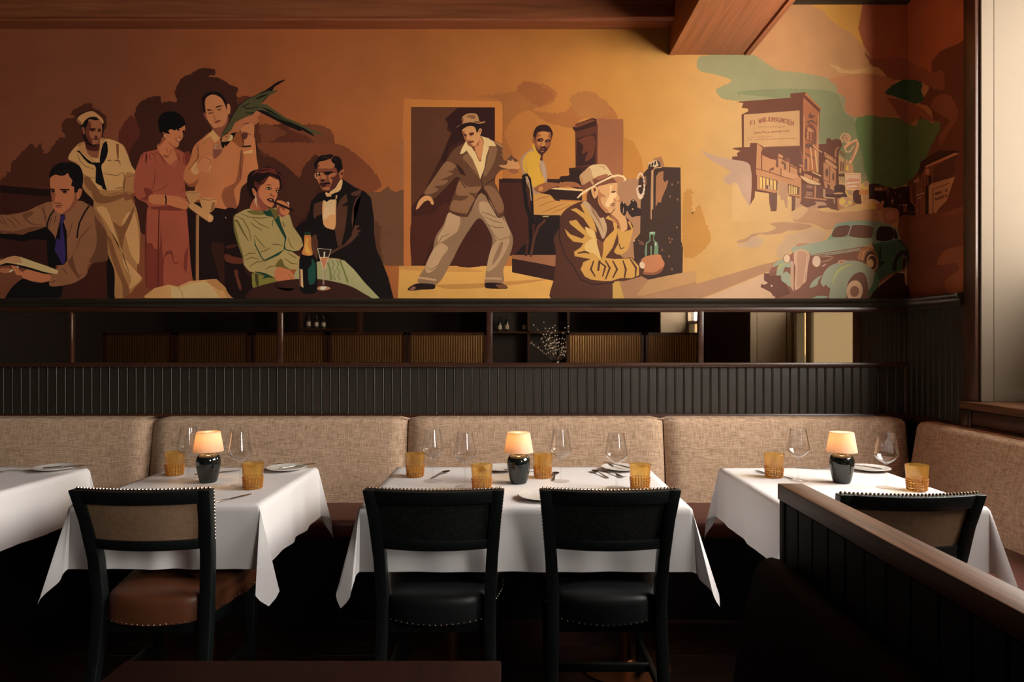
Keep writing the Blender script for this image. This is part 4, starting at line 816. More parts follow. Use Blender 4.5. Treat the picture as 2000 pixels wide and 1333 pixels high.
p.poly(C1, [(360,830),(400,870),(480,900),(500,880),(400,800),(390,780),(440,770),(480,820),(520,860),(550,850),(490,760),(440,720),(400,700),(440,690),(520,740),(560,820),(580,900),(620,940),(640,900),(700,840),(690,780),(640,760),(660,740),(720,800),(720,870),(690,960),(640,1030),(700,1040),(820,1035),(870,1090),(870,1150),(820,1170),(740,1170),(680,1190),(620,1190),(540,1180),(500,1160),(470,1110),(490,1060),(540,1040),(430,1020),(425,990),(470,960),(490,930),(420,920),(380,880)], False)
p.poly(C1, [(720,830),(770,850),(826,825),(815,900),(790,980),(740,1010),(700,990),(730,920)]); p.poly((222,172,100), [(500,940),(550,900),(600,920),(610,1040),(560,1000),(510,990)]); p.poly((222,172,100), [(500,820),(560,850),(570,900),(530,880)])
p.poly(C3, [(740,830),(790,780),(820,800),(815,840),(770,850)]); p.line(C1, 4.0, [(722,840),(770,858),(826,838),(800,782)], False)
for q in ([(450,1000),(500,990),(530,1000)], [(560,1050),(540,1110),(570,1160)], [(600,1060),(640,1090),(620,1160)], [(600,1050),(590,1120)], [(690,1050),(720,1110),(690,1170)], [(760,1050),(780,1110),(770,1170)], [(810,1040),(850,1100),(845,1160)], [(640,1050),(670,1100),(640,1180)]): p.line(C3, 4.2, q)
p.line(C3, 3.0, [(730,930),(745,970),(770,960)]); p.line((46,20,13), 2.2, [(325,780),(325,900),(360,1010),(420,1090),(470,1180),(560,1215),(700,1200)], False)
p.poly(C2, [(580,910),(625,930),(615,1040),(600,1000)]); p.poly((190,148,104), [(505,640),(560,690),(620,740),(650,820),(640,880),(620,900),(590,830),(540,740),(480,660)]); p.poly((158,110,76), [(540,670),(600,770),(630,860),(600,800),(550,720)]); p.poly(C1, [(470,660),(500,680),(560,780),(580,860),(540,790),(490,710)])
SK, SKd = (214,152,94), (180,110,66)
p.poly(SK, [(700,660),(735,645),(745,720),(780,760),(788,835),(745,850),(735,800),(690,760),(670,730)]); p.poly(SKd, [(670,730),(700,745),(740,800),(745,850),(725,810),(690,770)]); p.line(C3, 1.4, [(672,735),(720,775),(735,820)])
p.poly((196,118,72), [(870,1080),(900,1030),(960,1012),(1015,1010),(1030,1040),(1045,1070),(1030,1110),(980,1145),(900,1140)]); p.poly((150,84,50), [(890,1130),(980,1130),(1040,1090),(1020,1130),(970,1148),(900,1145)]); p.poly(C3, [(860,1060),(880,1050),(905,1110),(890,1140)]); p.oval((228,186,146), 892, 1082, 18, 24, -.3)
p.at(1110,310,11.107)
p.poly(C3, [(400,880),(430,700),(500,620),(640,600),(700,900),(760,1100),(860,1190),(700,1290),(600,1150)]); p.poly((54,24,16), [(460,650),(510,640),(500,760),(560,860),(530,870),(470,760)])
p.poly(SK, [(650,600),(900,520),(1050,520),(1065,650),(1060,740),(1110,860),(1100,900),(1050,930),(1030,990),(1010,1050),(1015,1080),(970,1130),(940,1190),(840,1190),(740,1100),(660,980),(640,840)])
p.poly(SKd, [(660,660),(700,740),(780,790),(810,850),(740,830),(700,860),(720,960),(780,1050),(860,1120),(880,1180),(780,1140),(690,1030),(640,840)]); p.poly((236,184,124), [(900,600),(960,590),(930,680),(1000,700),(1050,800),(1000,870),(960,950),(900,1000),(870,1060),(800,1000),(860,860),(900,780)])
p.poly(SK, [(495,680),(530,610),(600,600),(650,660),(640,760),(600,850),(560,865),(520,790)]); p.poly(SKd, [(540,650),(590,640),(600,690),(570,740),(570,810),(545,760),(560,700)]); p.poly((84,42,26), [(545,650),(585,640),(595,690),(560,720)])
p.poly((80,40,28), [(915,730),(960,705),(1030,710),(990,745)]); p.line((190,120,74), 1.4, [(920,690),(960,680),(1010,690)]); p.poly((186,116,72), [(980,880),(1000,850),(1040,920),(1100,900),(1040,940),(1000,930)]); p.poly((150,92,60), [(920,1010),(950,960),(1000,955),(1030,990),(960,1000)]); p.line((90,40,28), 1.8, [(930,1015),(980,1015),(1015,1035)]); p.poly((206,140,100), [(935,1030),(1010,1045),(1000,1090),(955,1075)])
p.line((54,24,16), 1.8, [(600,1000),(680,1110),(800,1190),(930,1192),(970,1140),(1015,1080)])
H1, H2, H3 = (214,172,116), (186,136,88), (120,66,42)
p.poly(H3, [(290,590),(540,450),(850,330),(960,360),(980,440),(1060,520),(900,540),(650,600),(560,580),(400,680),(320,680)], False)
p.poly(H1, [(245,380),(340,280),(460,170),(560,130),(780,130),(850,190),(920,300),(960,360),(900,350),(860,380),(840,330),(550,420),(300,580),(270,520)]); p.poly(H2, [(245,390),(300,320),(440,200),(480,210),(530,380),(550,420),(330,560),(290,580)]); p.poly((176,118,74), [(248,400),(290,400),(330,500),(330,560),(290,580)]); p.poly(H2, [(650,165),(740,160),(800,200),(790,260),(760,200)])
p.poly((160,96,62), [(610,430),(840,330),(850,390),(700,450),(650,470)], False); p.poly(H2, [(470,480),(520,460),(560,550),(520,570)], False)
p.poly((232,190,134), [(185,850),(260,760),(380,670),(520,600),(640,520),(760,460),(960,360),(1080,345),(1200,370),(1260,440),(1250,475),(1060,520),(1180,490),(1220,460),(1180,410),(1080,385),(960,410),(800,480),(640,560),(520,640),(400,720),(280,800),(210,865)], False); p.poly((180,116,74), [(960,420),(1080,390),(1180,410),(1215,460),(1060,515),(1040,460)])
p.end('painted_figure', MU, 'painted man in hat and raincoat at the wall telephone')
# --- brushed clouds in the middle
p = Paint(); p.rough = .9; p.at(0,0,1)
p.poly((166,96,44), [(931,190),(1000,180),(1040,160),(1085,178),(1080,200),(1040,215),(1100,220),(1118,205),(1150,185),(1178,196),(1200,215),(1205,232),(1140,232),(1115,250),(1060,235),(1030,215),(985,255),(1000,300),(982,312),(980,200)])
p.poly((158,88,42), [(1010,170),(1035,160),(1080,185),(1060,205),(1030,195)]); p.poly((176,108,50), [(1115,190),(1150,178),(1185,200),(1190,225),(1130,228)])
p.end('painted_cloud', MU, 'brushed orange clouds above the painted piano')
p = Paint(); p.rough = .9; p.poly((196,130,52), [(1335,380),(1350,370),(1352,420),(1365,400),(1380,440),(1388,470),(1360,500),(1335,500)])
p.end('painted_cloud', MU, 'ochre brush marks beside the painted telephone')
# --- street scene: sky
p = Paint(); p.rough = .5; p.at(1340,90,3.5714)
GRN, GR2 = (156,143,96), (136,132,86)
p.poly((198,138,84), [(460,60),(560,-330),(1250,-330),(1240,0),(1300,90),(1420,80),(1600,140),(1720,260),(1620,420),(1450,520),(1130,490),(1000,400),(700,250)], False)
p.poly((206,150,88), [(1050,-330),(1240,-40),(1300,60),(1380,-330)], False); p.at(0,0,1); p.poly((216,150,62), [(1585,9),(1606,20),(1622,38),(1640,52),(1662,64),(1678,80),(1696,104),(1704,60),(1702,9)], False); p.at(1340,90,3.5714)
p.poly((172,94,56), [(1240,0),(1290,80),(1340,110),(1440,80),(1560,120),(1660,160),(1720,200),(1722,100),(1780,30),(1860,0),(1957,-30),(1957,-330),(1240,-330),(1200,-120)], False)  # sky at the corner toned down, its paint carries the shade there
p.poly((112,58,39), [(1712,200),(1722,100),(1780,35),(1860,0),(1957,-30),(1957,430),(1900,440),(1870,385),(1830,340),(1780,335),(1740,365),(1690,310)])
p.poly((150,84,54), [(1700,420),(1760,345),(1830,340),(1870,390),(1895,450),(1880,520),(1820,620),(1780,690),(1760,640),(1840,520),(1780,480)])
p.poly((150,84,56), [(1240,30),(1300,90),(1450,75),(1600,125),(1700,190),(1790,170),(1800,300),(1730,300),(1600,240),(1400,235),(1250,180),(1330,170),(1280,120)])
p.poly((210,160,98), [(985,115),(1050,140),(1130,165),(1200,165),(1280,145),(1340,150),(1400,230),(1260,235),(1180,200),(1070,185),(1030,150)])
p.poly(GRN, [(75,110),(110,68),(460,62),(560,120),(650,170),(800,185),(980,225),(1050,270),(1065,320),(1115,370),(1110,430),(1180,490),(1480,500),(1620,520),(1770,530),(1730,640),(1700,700),(1600,900),(1480,980),(1280,970),(1000,900),(800,420),(380,385),(260,370),(215,330),(210,300),(315,245),(250,210),(110,180),(78,150)])
p.poly(GR2, [(350,330),(600,300),(850,300),(1050,330),(1100,460),(1180,520),(1250,900),(1000,880),(820,430)]); p.poly((104,122,66), [(1190,500),(1480,505),(1770,535),(1720,680),(1600,900),(1480,985),(1290,970),(1230,760)])
p.poly((192,124,76), [(1050,280),(1060,320),(1115,370),(1105,440),(1160,495),(1290,480),(1350,500),(1480,490),(1560,540),(1600,560),(1640,480),(1720,540),(1700,430),(1600,400),(1440,350),(1390,310),(1460,240),(1250,190),(1000,230)])
p.poly((60,90,54), [(1388,320),(1480,250),(1550,235),(1640,250),(1640,310),(1660,370),(1600,405),(1540,380),(1420,345)]); p.poly((160,92,62), [(1400,360),(1600,410),(1700,480),(1740,540),(1640,500),(1560,545),(1500,510),(1440,420)])
p.end('painted_sky', MU, 'painted green evening sky with orange clouds')
# --- street scene: the buildings
p = Paint(); p.at(1430,170,7.407)
BR, BR2, OR, OR2, TAN = (112,58,32), (118,72,50), (196,128,78), (176,100,54), (206,152,98)
p.poly(BR, [(60,215),(845,155),(840,95),(1060,75),(1290,310),(1270,350),(1250,830),(1360,825),(1365,745),(1420,740),(1425,770),(1515,750),(1570,770),(1590,850),(1540,950),(1540,1340),(1640,1700),(1400,1900),(1100,1900),(500,1900),(260,1700),(260,1130),(0,1050),(0,1010),(80,1000),(65,960),(120,925),(10,900),(10,885),(140,870),(135,400),(235,350),(225,315),(135,300),(160,235)], False)
p.poly((206,150,92), [(170,400),(975,340),(978,850),(460,870),(360,810),(262,810),(255,870),(170,870)], False)
p.poly(OR2, [(1030,150),(1260,360),(1250,830),(1245,1230),(1030,1215),(1025,430)], False); p.poly(BR, [(1030,150),(1060,80),(1290,310),(1260,370)], False); p.poly((190,112,60), [(1062,80),(1290,312),(1280,330),(1050,110)], False)
p.poly(BR2, [(1105,420),(1135,365),(1150,410),(1200,410),(1160,455),(1110,450)]); p.poly(BR2, [(1085,500),(1130,480),(1170,480),(1225,560),(1200,540),(1130,505),(1100,540)]); p.line(BR2, 1.4, [(1222,460),(1222,560)], False)
p.poly((130,72,46), [(1085,560),(1130,530),(1190,580),(1220,680),(1210,830),(1060,760),(1060,600)]); p.poly(OR, [(1090,580),(1150,610),(1180,650),(1100,640)]); p.poly(OR, [(1085,640),(1105,640),(1105,770),(1082,760)], False); p.poly(OR2, [(1125,660),(1150,660),(1150,790),(1125,780)], False)
p.poly(OR, [(1235,460),(1255,380),(1250,1240),(1220,1240),(1215,900)], False); p.poly(OR, [(1030,430),(1048,430),(1050,1215),(1028,1215)], False); p.poly(OR2, [(1050,780),(1130,800),(1160,840),(1240,880),(1240,930),(1050,830)], False)
p.poly(BR2, [(1060,830),(1110,812),(1170,840),(1160,890),(1060,880)]); p.poly(BR2, [(1055,950),(1190,1020),(1190,1050),(1055,975)], False); p.poly(BR2, [(1045,1040),(1085,1040),(1085,1200),(1045,1200)], False); p.poly(OR, [(1085,1020),(1120,1030),(1110,1220),(1088,1210)], False)
p.line((222,166,106), 2.2, [(1132,870),(1150,1040),(1165,1195)], False); p.line((222,166,106), 2.6, [(1200,910),(1215,1080),(1235,1240)], False); p.line((214,160,104), 1.8, [(1165,840),(1230,900),(1300,948)], False)
p.poly(OR, [(360,810),(440,880),(420,950),(480,1010),(660,1050),(665,1010),(672,965),(735,995),(730,1050),(765,1085),(785,1025),(835,1045),(835,1110),(940,1170),(945,1270),(960,1290),(1000,1330),(1000,1650),(975,1690),(970,1570),(860,1560),(800,1570),(800,1390),(655,1360),(640,1540),(360,1480),(360,1280),(345,1260),(345,1180)], False)
p.line(BR, 2.2, [(425,940),(440,980),(560,1035),(650,1050)], False); p.line(BR, 2, [(425,950),(425,1200)], False); p.line(BR, 1.4, [(340,1180),(560,1240),(700,1290),(900,1345)], False); p.line(BR, 1.6, [(705,1180),(705,1290)], False); p.poly(BR2, [(635,1045),(665,1045),(668,1165),(632,1160)], False); p.poly(BR2, [(748,1100),(780,1110),(778,1200),(748,1190)], False); p.poly(BR2, [(718,1065),(760,1100),(775,1080),(745,1120),(715,1110)])
p.line(BR, 2, [(672,1020),(735,1042)], False); p.line(BR, 2, [(785,1075),(832,1090)], False); p.line(BR, 2, [(835,1135),(940,1185)], False); p.line(BR, 1.8, [(832,1100),(828,1230)], False); p.poly(BR2, [(545,1190),(600,1160),(600,1200),(560,1210)]); p.line(BR, 1.4, [(545,1190),(545,1245)], False); p.poly((206,140,90), [(720,1200),(960,1280),(890,1340),(720,1290)], False)
p.at(1340,90,3.5714); p.poly((198,150,116), [(105,728),(200,768),(310,790),(447,832),(445,1120),(405,1060),(350,985),(275,955),(262,920),(310,880),(180,800)]); p.at(1430,170,7.407)
p.poly((140,80,52), [(920,850),(980,850),(1030,1020),(1020,1215),(975,1110),(760,1080),(735,980),(660,960),(560,990),(445,905),(480,865)], False); p.poly((110,62,40), [(480,880),(980,860),(1015,1110),(940,1165),(840,1110),(830,1040),(785,1020),(760,1070),(735,990),(670,960),(650,1000),(560,990),(450,920)], False)
p.at(1430,270,7.407)
p.poly(BR2, [(395,545),(655,615),(655,760),(395,730)], False); p.poly(BR2, [(805,660),(975,710),(970,820),(805,815)], False)
for x in (400,445,495,550,600): p.poly((230,176,92), [(x,555+(x-400)*.27),(x+34,565+(x-400)*.27),(x+34,735+(x-400)*.1),(x,725+(x-400)*.1)], False)
for x in (820,845,870,895,920): p.poly((232,182,100), [(x,680+(x-820)*.3),(x+15,684+(x-820)*.3),(x+15,812),(x,806)], False)
p.poly(BR2, [(478,685),(520,680),(520,735),(478,735)], False); p.poly((190,140,102), [(520,695),(570,690),(570,750),(520,740)], False)
p.poly((219,165,100), [(330,770),(530,800),(535,920),(560,1060),(640,1055),(650,860),(660,620),(800,650),(805,830),(860,850),(860,1060),(905,1040),(915,850),(970,870),(975,950),(1100,1010),(1250,1020),(1400,1000),(1530,1050),(1850,960),(2000,900),(2000,1200),(0,1200),(0,640),(70,650),(150,830),(245,990),(325,860)], False)
p.poly((188,134,92), [(662,620),(800,655),(800,1020),(770,1000),(745,890),(700,900),(690,830),(665,820)], False); p.poly((192,140,98), [(915,855),(970,870),(980,950),(1060,990),(960,1000),(910,1050)], False)
p.poly(BR2, [(530,800),(650,790),(650,960),(640,1055),(600,1040),(570,1060),(540,960)], False); p.poly(BR2, [(860,840),(915,850),(910,1000),(865,1065)], False); p.poly(OR, [(355,740),(650,790),(655,760),(360,715)], False); p.poly(OR, [(805,820),(970,850),(970,825),(805,795)], False); p.poly(OR, [(975,700),(1000,640),(1000,900),(980,935)], False)
p.poly((118,70,48), [(1000,660),(1200,650),(1320,700),(1500,780),(1520,1040),(1440,1030),(1380,1000),(1260,1010),(1060,1000),(985,940),(1005,880)], False); p.poly(OR, [(1050,845),(1365,885),(1360,905),(1050,865)], False); p.poly(OR, [(1190,690),(1215,690),(1210,860),(1188,860)], False); p.poly((160,106,74), [(1070,675),(1165,690),(1165,730),(1080,720)], False); p.poly((160,106,74), [(1075,770),(1160,780),(1165,840),(1060,835)], False)
p.poly((188,134,98), [(1190,920),(1320,925),(1370,970),(1250,980),(1230,1020),(1080,1010),(1140,990),(1220,950)]); p.poly((224,172,116), [(985,540),(1280,660),(1275,675),(1180,670),(1100,650),(1040,610),(990,560)]); p.poly(OR, [(1040,510),(1155,550),(1150,600),(1040,560)], False); p.poly(OR, [(1170,565),(1260,595),(1255,640),(1165,610)], False); p.poly((222,166,106), [(1155,478),(1290,540),(1285,560),(1160,500)], False)
p.poly(OR, [(970,380),(1025,400),(1020,420),(972,400)], False); p.poly(OR, [(975,430),(1000,435),(995,510),(975,500)])
p.poly(OR, [(1330,195),(1500,310),(1500,370),(1340,270)], False); p.poly((206,140,88), [(1350,320),(1370,305),(1515,415),(1500,450),(1340,340)]); p.poly(OR, [(1320,350),(1400,380),(1500,470),(1495,770),(1410,730),(1340,720),(1320,600)], False); p.oval(BR2, 1368, 500, 22, 62); p.oval(BR2, 1462, 560, 16, 60); p.line(BR2, 1.6, [(1410,400),(1408,640)], False); p.line(BR2, 1.4, [(1325,610),(1410,640)], False); p.poly(BR2, [(1375,660),(1415,680),(1415,740),(1380,720)], False); p.line(BR2, 1.4, [(1370,210),(1365,260)], False); p.line(BR2, 1.4, [(1470,290),(1468,330)], False)
p.poly((188,120,76), [(1490,180),(1540,120),(1550,130),(1510,180),(1505,280),(1485,270)]); p.poly((206,150,92), [(1540,240),(1620,300),(1630,490),(1540,520)], False); p.line(BR, 2.2, [(1575,340),(1570,480)], False); p.line(BR, 2.2, [(1605,350),(1602,480)], False); p.poly((150,86,50), [(1550,210),(1570,180),(1640,250),(1625,270)], False); p.poly(BR, [(1535,520),(1655,525),(1660,545),(1640,560),(1535,550)])
for x in (1545,1575,1600): p.poly((206,150,96), [(x,555),(x+18,558),(x+16,680),(x,675)], False)
p.poly((84,48,32), [(1480,690),(1620,680),(1640,780),(1670,830),(1640,860),(1540,850),(1350,860),(1345,815),(1470,810)]); p.poly((196,140,92), [(1315,735),(1345,740),(1350,850),(1480,860),(1485,950),(1470,940),(1465,880),(1340,870),(1315,850)], False); p.poly((206,146,92), [(1465,800),(1540,785),(1610,795),(1600,808),(1480,812)]); p.poly((190,120,70), [(1520,870),(1700,870),(1760,920),(1800,960),(1640,1010),(1525,1035)], False)
NE = (238,170,112)
p.line(NE, 2.6, [(1600,60),(1565,-10),(1610,-70),(1680,-55),(1710,-10),(1680,60),(1640,70)], False); p.poly((206,150,104), [(1600,0),(1625,-40),(1680,-40),(1690,20),(1650,60),(1610,40)]); p.line((170,100,66), 1.4, [(1620,10),(1645,-10),(1665,20)])
p.line(NE, 6, [(1625,140),(1700,80),(1800,30),(1815,80),(1790,180),(1740,280),(1700,370)], False); p.line((186,116,82), 2.6, [(1650,150),(1720,90),(1795,50),(1790,110),(1750,230),(1715,320)], False); p.line(NE, 2.4, [(1625,140),(1650,200),(1700,200),(1760,110)], False)
p.poly((206,146,92), [(1640,300),(1680,320),(1700,380),(1750,385),(1755,500),(1640,500)], False); p.poly((240,190,80), [(1645,395),(1682,398),(1680,470),(1643,465)], False); p.line((170,104,62), 1.2, [(1630,390),(1635,490),(1690,490)], False)
p.poly((240,182,128), [(1625,500),(1860,505),(1865,650),(1850,760),(1640,745)], False); p.poly((226,150,108), [(1650,520),(1845,530),(1840,740),(1655,720)], False); p.poly((236,190,146), [(1650,530),(1840,535),(1838,590),(1700,580),(1660,610)], False); p.poly((240,200,158), [(1660,640),(1840,630),(1838,650),(1660,670)], False); p.poly((240,200,158), [(1660,690),(1780,680),(1838,700),(1780,710),(1660,715)], False)
p.poly((230,170,84), [(1635,760),(1740,760),(1765,800),(1745,880),(1690,860),(1640,800)]); p.poly((190,140,104), [(1660,760),(1735,765),(1740,830),(1690,820)]); p.poly((206,150,112), [(1550,880),(1600,850),(1680,870),(1740,900),(1735,960),(1680,1010),(1610,1010),(1550,960)]); p.oval((236,190,80), 1595, 918, 44, 48); p.oval((236,190,80), 1700, 935, 28, 30); p.oval((236,190,80), 1650, 980, 20, 20)
p.poly((90,44,26), [(1755,770),(1830,750),(1860,830),(1870,940),(1800,950),(1750,900)]); p.poly((222,140,70), [(1840,740),(1985,700),(1990,815),(1835,820)], False); p.poly((240,190,90), [(1860,690),(1900,640),(1960,630),(1970,740),(1870,725)]); p.poly((222,160,110), [(1900,640),(1960,640),(1965,700),(1905,700)]); p.oval((240,190,110), 1880, 745, 10, 10); p.oval((240,190,110), 1912, 745, 10, 10)
p.line((240,180,120), 2, [(1872,825),(1876,915)], False); p.line((236,172,112), 2, [(1948,830),(1950,960)], False)
# lettering of the painted billboard, legible only as brushwork
p.at(1430,170,7.407); RNG = random.Random(3); LT = (160,92,62)
GL = {'F':[(0,0,0,1),(0,0,1,0),(0,.5,.8,.5)], 'W':[(0,0,.25,1),(.25,1,.5,.4),(.5,.4,.75,1),(.75,1,1,0)], 'A':[(0,1,.5,0),(.5,0,1,1),(.2,.6,.8,.6)], 'U':[(0,0,0,.9),(0,.9,1,.9),(1,.9,1,0)], 'M':[(0,1,0,0),(0,0,.5,.6),(.5,.6,1,0),(1,0,1,1)], 'I':[(.5,0,.5,1)],
      'G':[(1,.1,0,.2),(0,.2,.1,1),(.1,1,1,.9),(1,.9,1,.5)], 'R':[(0,0,0,1),(0,0,1,.2),(1,.2,0,.5),(.1,.5,1,1)], 'T':[(0,0,1,0),(.5,0,.5,1)], 'E':[(0,0,0,1),(0,0,1,0),(0,.5,.8,.5),(0,1,1,1)], 'N':[(0,1,0,0),(0,0,1,1),(1,1,1,0)],
      'B':[(0,0,0,1),(0,0,.9,.25),(.9,.25,0,.5),(0,.5,1,.75),(1,.75,0,1)], 'J':[(.9,0,.8,.9),(.8,.9,0,.8)], 'S':[(1,.1,0,.25),(0,.25,1,.7),(1,.7,0,1)], 'H':[(0,0,0,1),(1,0,1,1),(0,.5,1,.5)], 'O':[(.5,0,0,.5),(0,.5,.5,1),(.5,1,1,.5),(1,.5,.5,0)], 'C':[(1,.05,.1,.3),(.1,.3,.1,.8),(.1,.8,1,1)]}
def glyphs(pt, text, col, wd, fx, w, h):
    for i, ch in enumerate(text):
        if ch == ' ': continue
        x, y = fx(i/(len(text)-1))
        for a, b, c_, d_ in GL[ch]: pt.line(col, wd, [(x+a*w, y-h/2+b*h), (x+c_*w, y-h/2+d_*h)], False)
glyphs(p, 'FI WABJUNSGARTEN', LT, 1.9, lambda u: (265+u*590, 545-78*math.sin(PI*(.08+.84*u))), 33, 68)
def scribble(x0, x1, y, h, slope=0, wd=1.1):
    x = x0
    while x < x1:
        L = RNG.uniform(18, 46); q = []; xx = x
        while xx < x+L: q.append((xx, y+slope*(xx-x0)+RNG.uniform(-h, h))); xx += 8
        if len(q) > 1: p.line(LT, wd, q, False)
        x += L+RNG.uniform(4, 10)
scribble(375, 740, 578, 9, 0, 1.2); scribble(318, 825, 665, 13, -.05, 1.8); scribble(215, 580, 732, 4, -.04, .8); scribble(215, 935, 765, 6, -.03, 1.2)
p.end('painted_building', MU, 'painted street with billboard and neon sign')
# --- dark end of the street, round the corner
p = Paint(); p.at(1670,300,8.696)
DKB, RED = (60,28,18), (150,84,56)
p.poly(DKB, [(230,530),(300,510),(400,520),(440,540),(560,570),(660,600),(820,560),(920,560),(960,700),(1040,860),(1040,1060),(740,1090),(700,950),(480,960),(470,820),(240,800)], False)
p.poly((140,80,52), [(325,570),(550,560),(575,600),(560,715),(540,720),(545,610),(500,640),(325,635)], False)
for x in (345,385,425): p.poly((232,170,96), [(x,590),(x+22,590),(x+22,628),(x,628)], False)
p.poly((40,16,12), [(330,640),(500,645),(540,720),(560,900),(470,900),(380,780)], False)
for x, y, r in ((683,672,9),(765,738,9),(635,762,10),(635,805,17),(762,876,11),(860,885,22),(815,878,14),(750,695,7)): p.oval((230,166,110), x, y, r, r)
p.line((230,180,120), 1, [(635,830),(622,865)], False)
p.poly(RED, [(930,540),(955,530),(965,700),(1000,840),(1040,860),(1030,700),(1040,520),(985,470),(1040,420),(1085,405),(1090,460),(1115,480),(1130,380),(1180,230),(1200,240),(1190,700),(1190,1060),(1030,1060),(1020,900),(940,820)], False)
p.poly((206,150,110), [(990,470),(1035,440),(1040,470),(1075,405),(1088,410),(1085,470),(1010,500)], False)
p.poly((76,36,24), [(1080,370),(1110,150),(1180,100),(1330,0),(1420,-50),(1760,-50),(1770,0),(1200,235),(1130,360)], False); p.poly((214,140,90), [(1190,215),(1690,-10),(1780,-5),(1210,245)], False)
p.poly((130,70,48), [(1200,245),(1760,5),(1700,180),(1680,280),(1640,400),(1300,520),(1200,540)], False); p.poly((100,52,36), [(1340,240),(1740,30),(1680,200),(1690,280),(1630,400),(1330,500),(1350,360)])
p.oval((200,124,78), 1232, 310, 38, 60); p.poly((44,20,16), [(1252,380),(1295,370),(1295,520),(1252,545)], False); p.poly((54,24,18), [(1195,560),(1250,540),(1250,1060),(1195,1050)], False)
p.poly((206,140,92), [(1252,560),(1290,515),(1700,395),(1640,560),(1560,800),(1440,920),(1350,1050),(1252,1080)], False); p.line((110,60,42), 1.6, [(1325,1030),(1325,610),(1600,505)], False)
glyphs(p, 'HOMI IC', (84,42,30), 1.5, lambda u: (1360+u*195, 685-u*62), 26, 46); glyphs(p, 'WARES', (84,42,30), 1.6, lambda u: (1365+u*170, 775-u*58), 30, 48)
p.poly((84,42,28), [(1035,690),(1185,645),(1180,690),(1040,740)], False); p.poly((214,160,116), [(1040,700),(1180,655),(1176,682),(1044,728)], False); p.poly((84,42,28), [(1040,745),(1140,715),(1138,765),(1045,800)], False); p.poly((206,150,108), [(1050,755),(1135,728),(1132,758),(1052,785)], False)
p.line((70,32,22), 1.4, [(1100,820),(1100,1050)], False); p.line((70,32,22), 1.4, [(1000,560),(1010,800)], False); p.line((70,32,22), 1.6, [(1160,380),(1160,640)], False); p.line((80,38,26), 1.4, [(1070,560),(1130,540)], False)
p.poly((44,20,15), [(890,890),(980,880),(990,970),(890,975)], False); p.poly((150,82,54), [(820,900),(880,890),(890,990),(1000,985),(1000,1000),(820,1000)], False)
p.poly((226,170,112), [(205,810),(255,775),(330,780),(385,810),(385,850),(210,850)]); p.poly((234,180,70), [(265,855),(345,850),(350,930),(275,940)]); p.poly((190,112,82), [(345,870),(400,860),(470,850),(465,960),(360,960),(400,920),(350,900)]); p.oval((200,130,84), 465, 835, 28, 32)
p.poly((190,120,84), [(450,1000),(480,930),(600,920),(720,950),(750,1020),(730,1130),(640,1200),(500,1180)]); p.oval((206,136,96), 605, 1050, 82, 82)
p.end('painted_street', MU, 'dark far end of the painted street round the corner')
# --- street ground, clouds of dust
p = Paint(); p.at(1440,380,4.348)
p.poly((196,138,92), [(470,215),(560,130),(640,120),(760,150),(950,150),(1160,130),(1240,250),(1300,330),(1180,260),(900,230),(820,290),(760,300),(640,250),(520,240)]); p.poly((214,160,108), [(440,180),(530,120),(600,130),(560,180),(500,215)])
p.poly((188,134,92), [(280,250),(400,235),(600,255),(640,270),(560,300),(420,310),(380,330),(250,345),(180,340),(100,390),(40,410),(0,410),(0,395),(80,370),(130,335),(250,320),(330,285)]); p.poly((206,160,118), [(0,425),(60,420),(130,360),(200,370),(220,420),(150,450),(0,440)]); p.poly((206,158,114), [(360,420),(420,380),(380,360),(500,330),(640,290),(760,320),(700,400),(560,420),(480,460),(380,540),(330,520)])
p.poly((186,130,88), [(-880,900),(-400,775),(0,660),(200,600),(330,570),(400,540),(440,620),(250,660),(0,760),(-340,900)], False); p.poly((222,170,126), [(-200,850),(0,770),(220,680),(300,700),(240,760),(280,830),(320,890),(330,900),(-330,900)], False)
p.poly((136,74,48), [(1370,200),(1420,170),(1500,180),(1600,170),(1800,140),(1945,90),(1945,900),(1470,900),(1450,560),(1390,390),(1360,300)], False)
p.poly((140,76,52), [(1370,280),(1500,220),(1640,210),(1600,280),(1480,320),(1390,340)]); p.poly((128,68,46), [(1480,500),(1600,450),(1760,420),(1860,440),(1945,410),(1945,440),(1800,500),(1720,570),(1640,620),(1560,720),(1470,760)]); p.poly((140,74,50), [(1560,760),(1640,660),(1760,590),(1860,580),(1885,610),(1800,680),(1700,730),(1760,740),(1700,780),(1820,860),(1640,850),(1500,880)]); p.poly((170,98,60), [(1760,480),(1945,450),(1945,830),(1820,850),(1760,740),(1880,640),(1860,580),(1700,600)])
p.poly((150,84,58), [(1750,160),(1860,120),(1945,110),(1945,140),(1850,170),(1770,180)])
p.end('painted_road', MU, 'painted road and drifting dust')
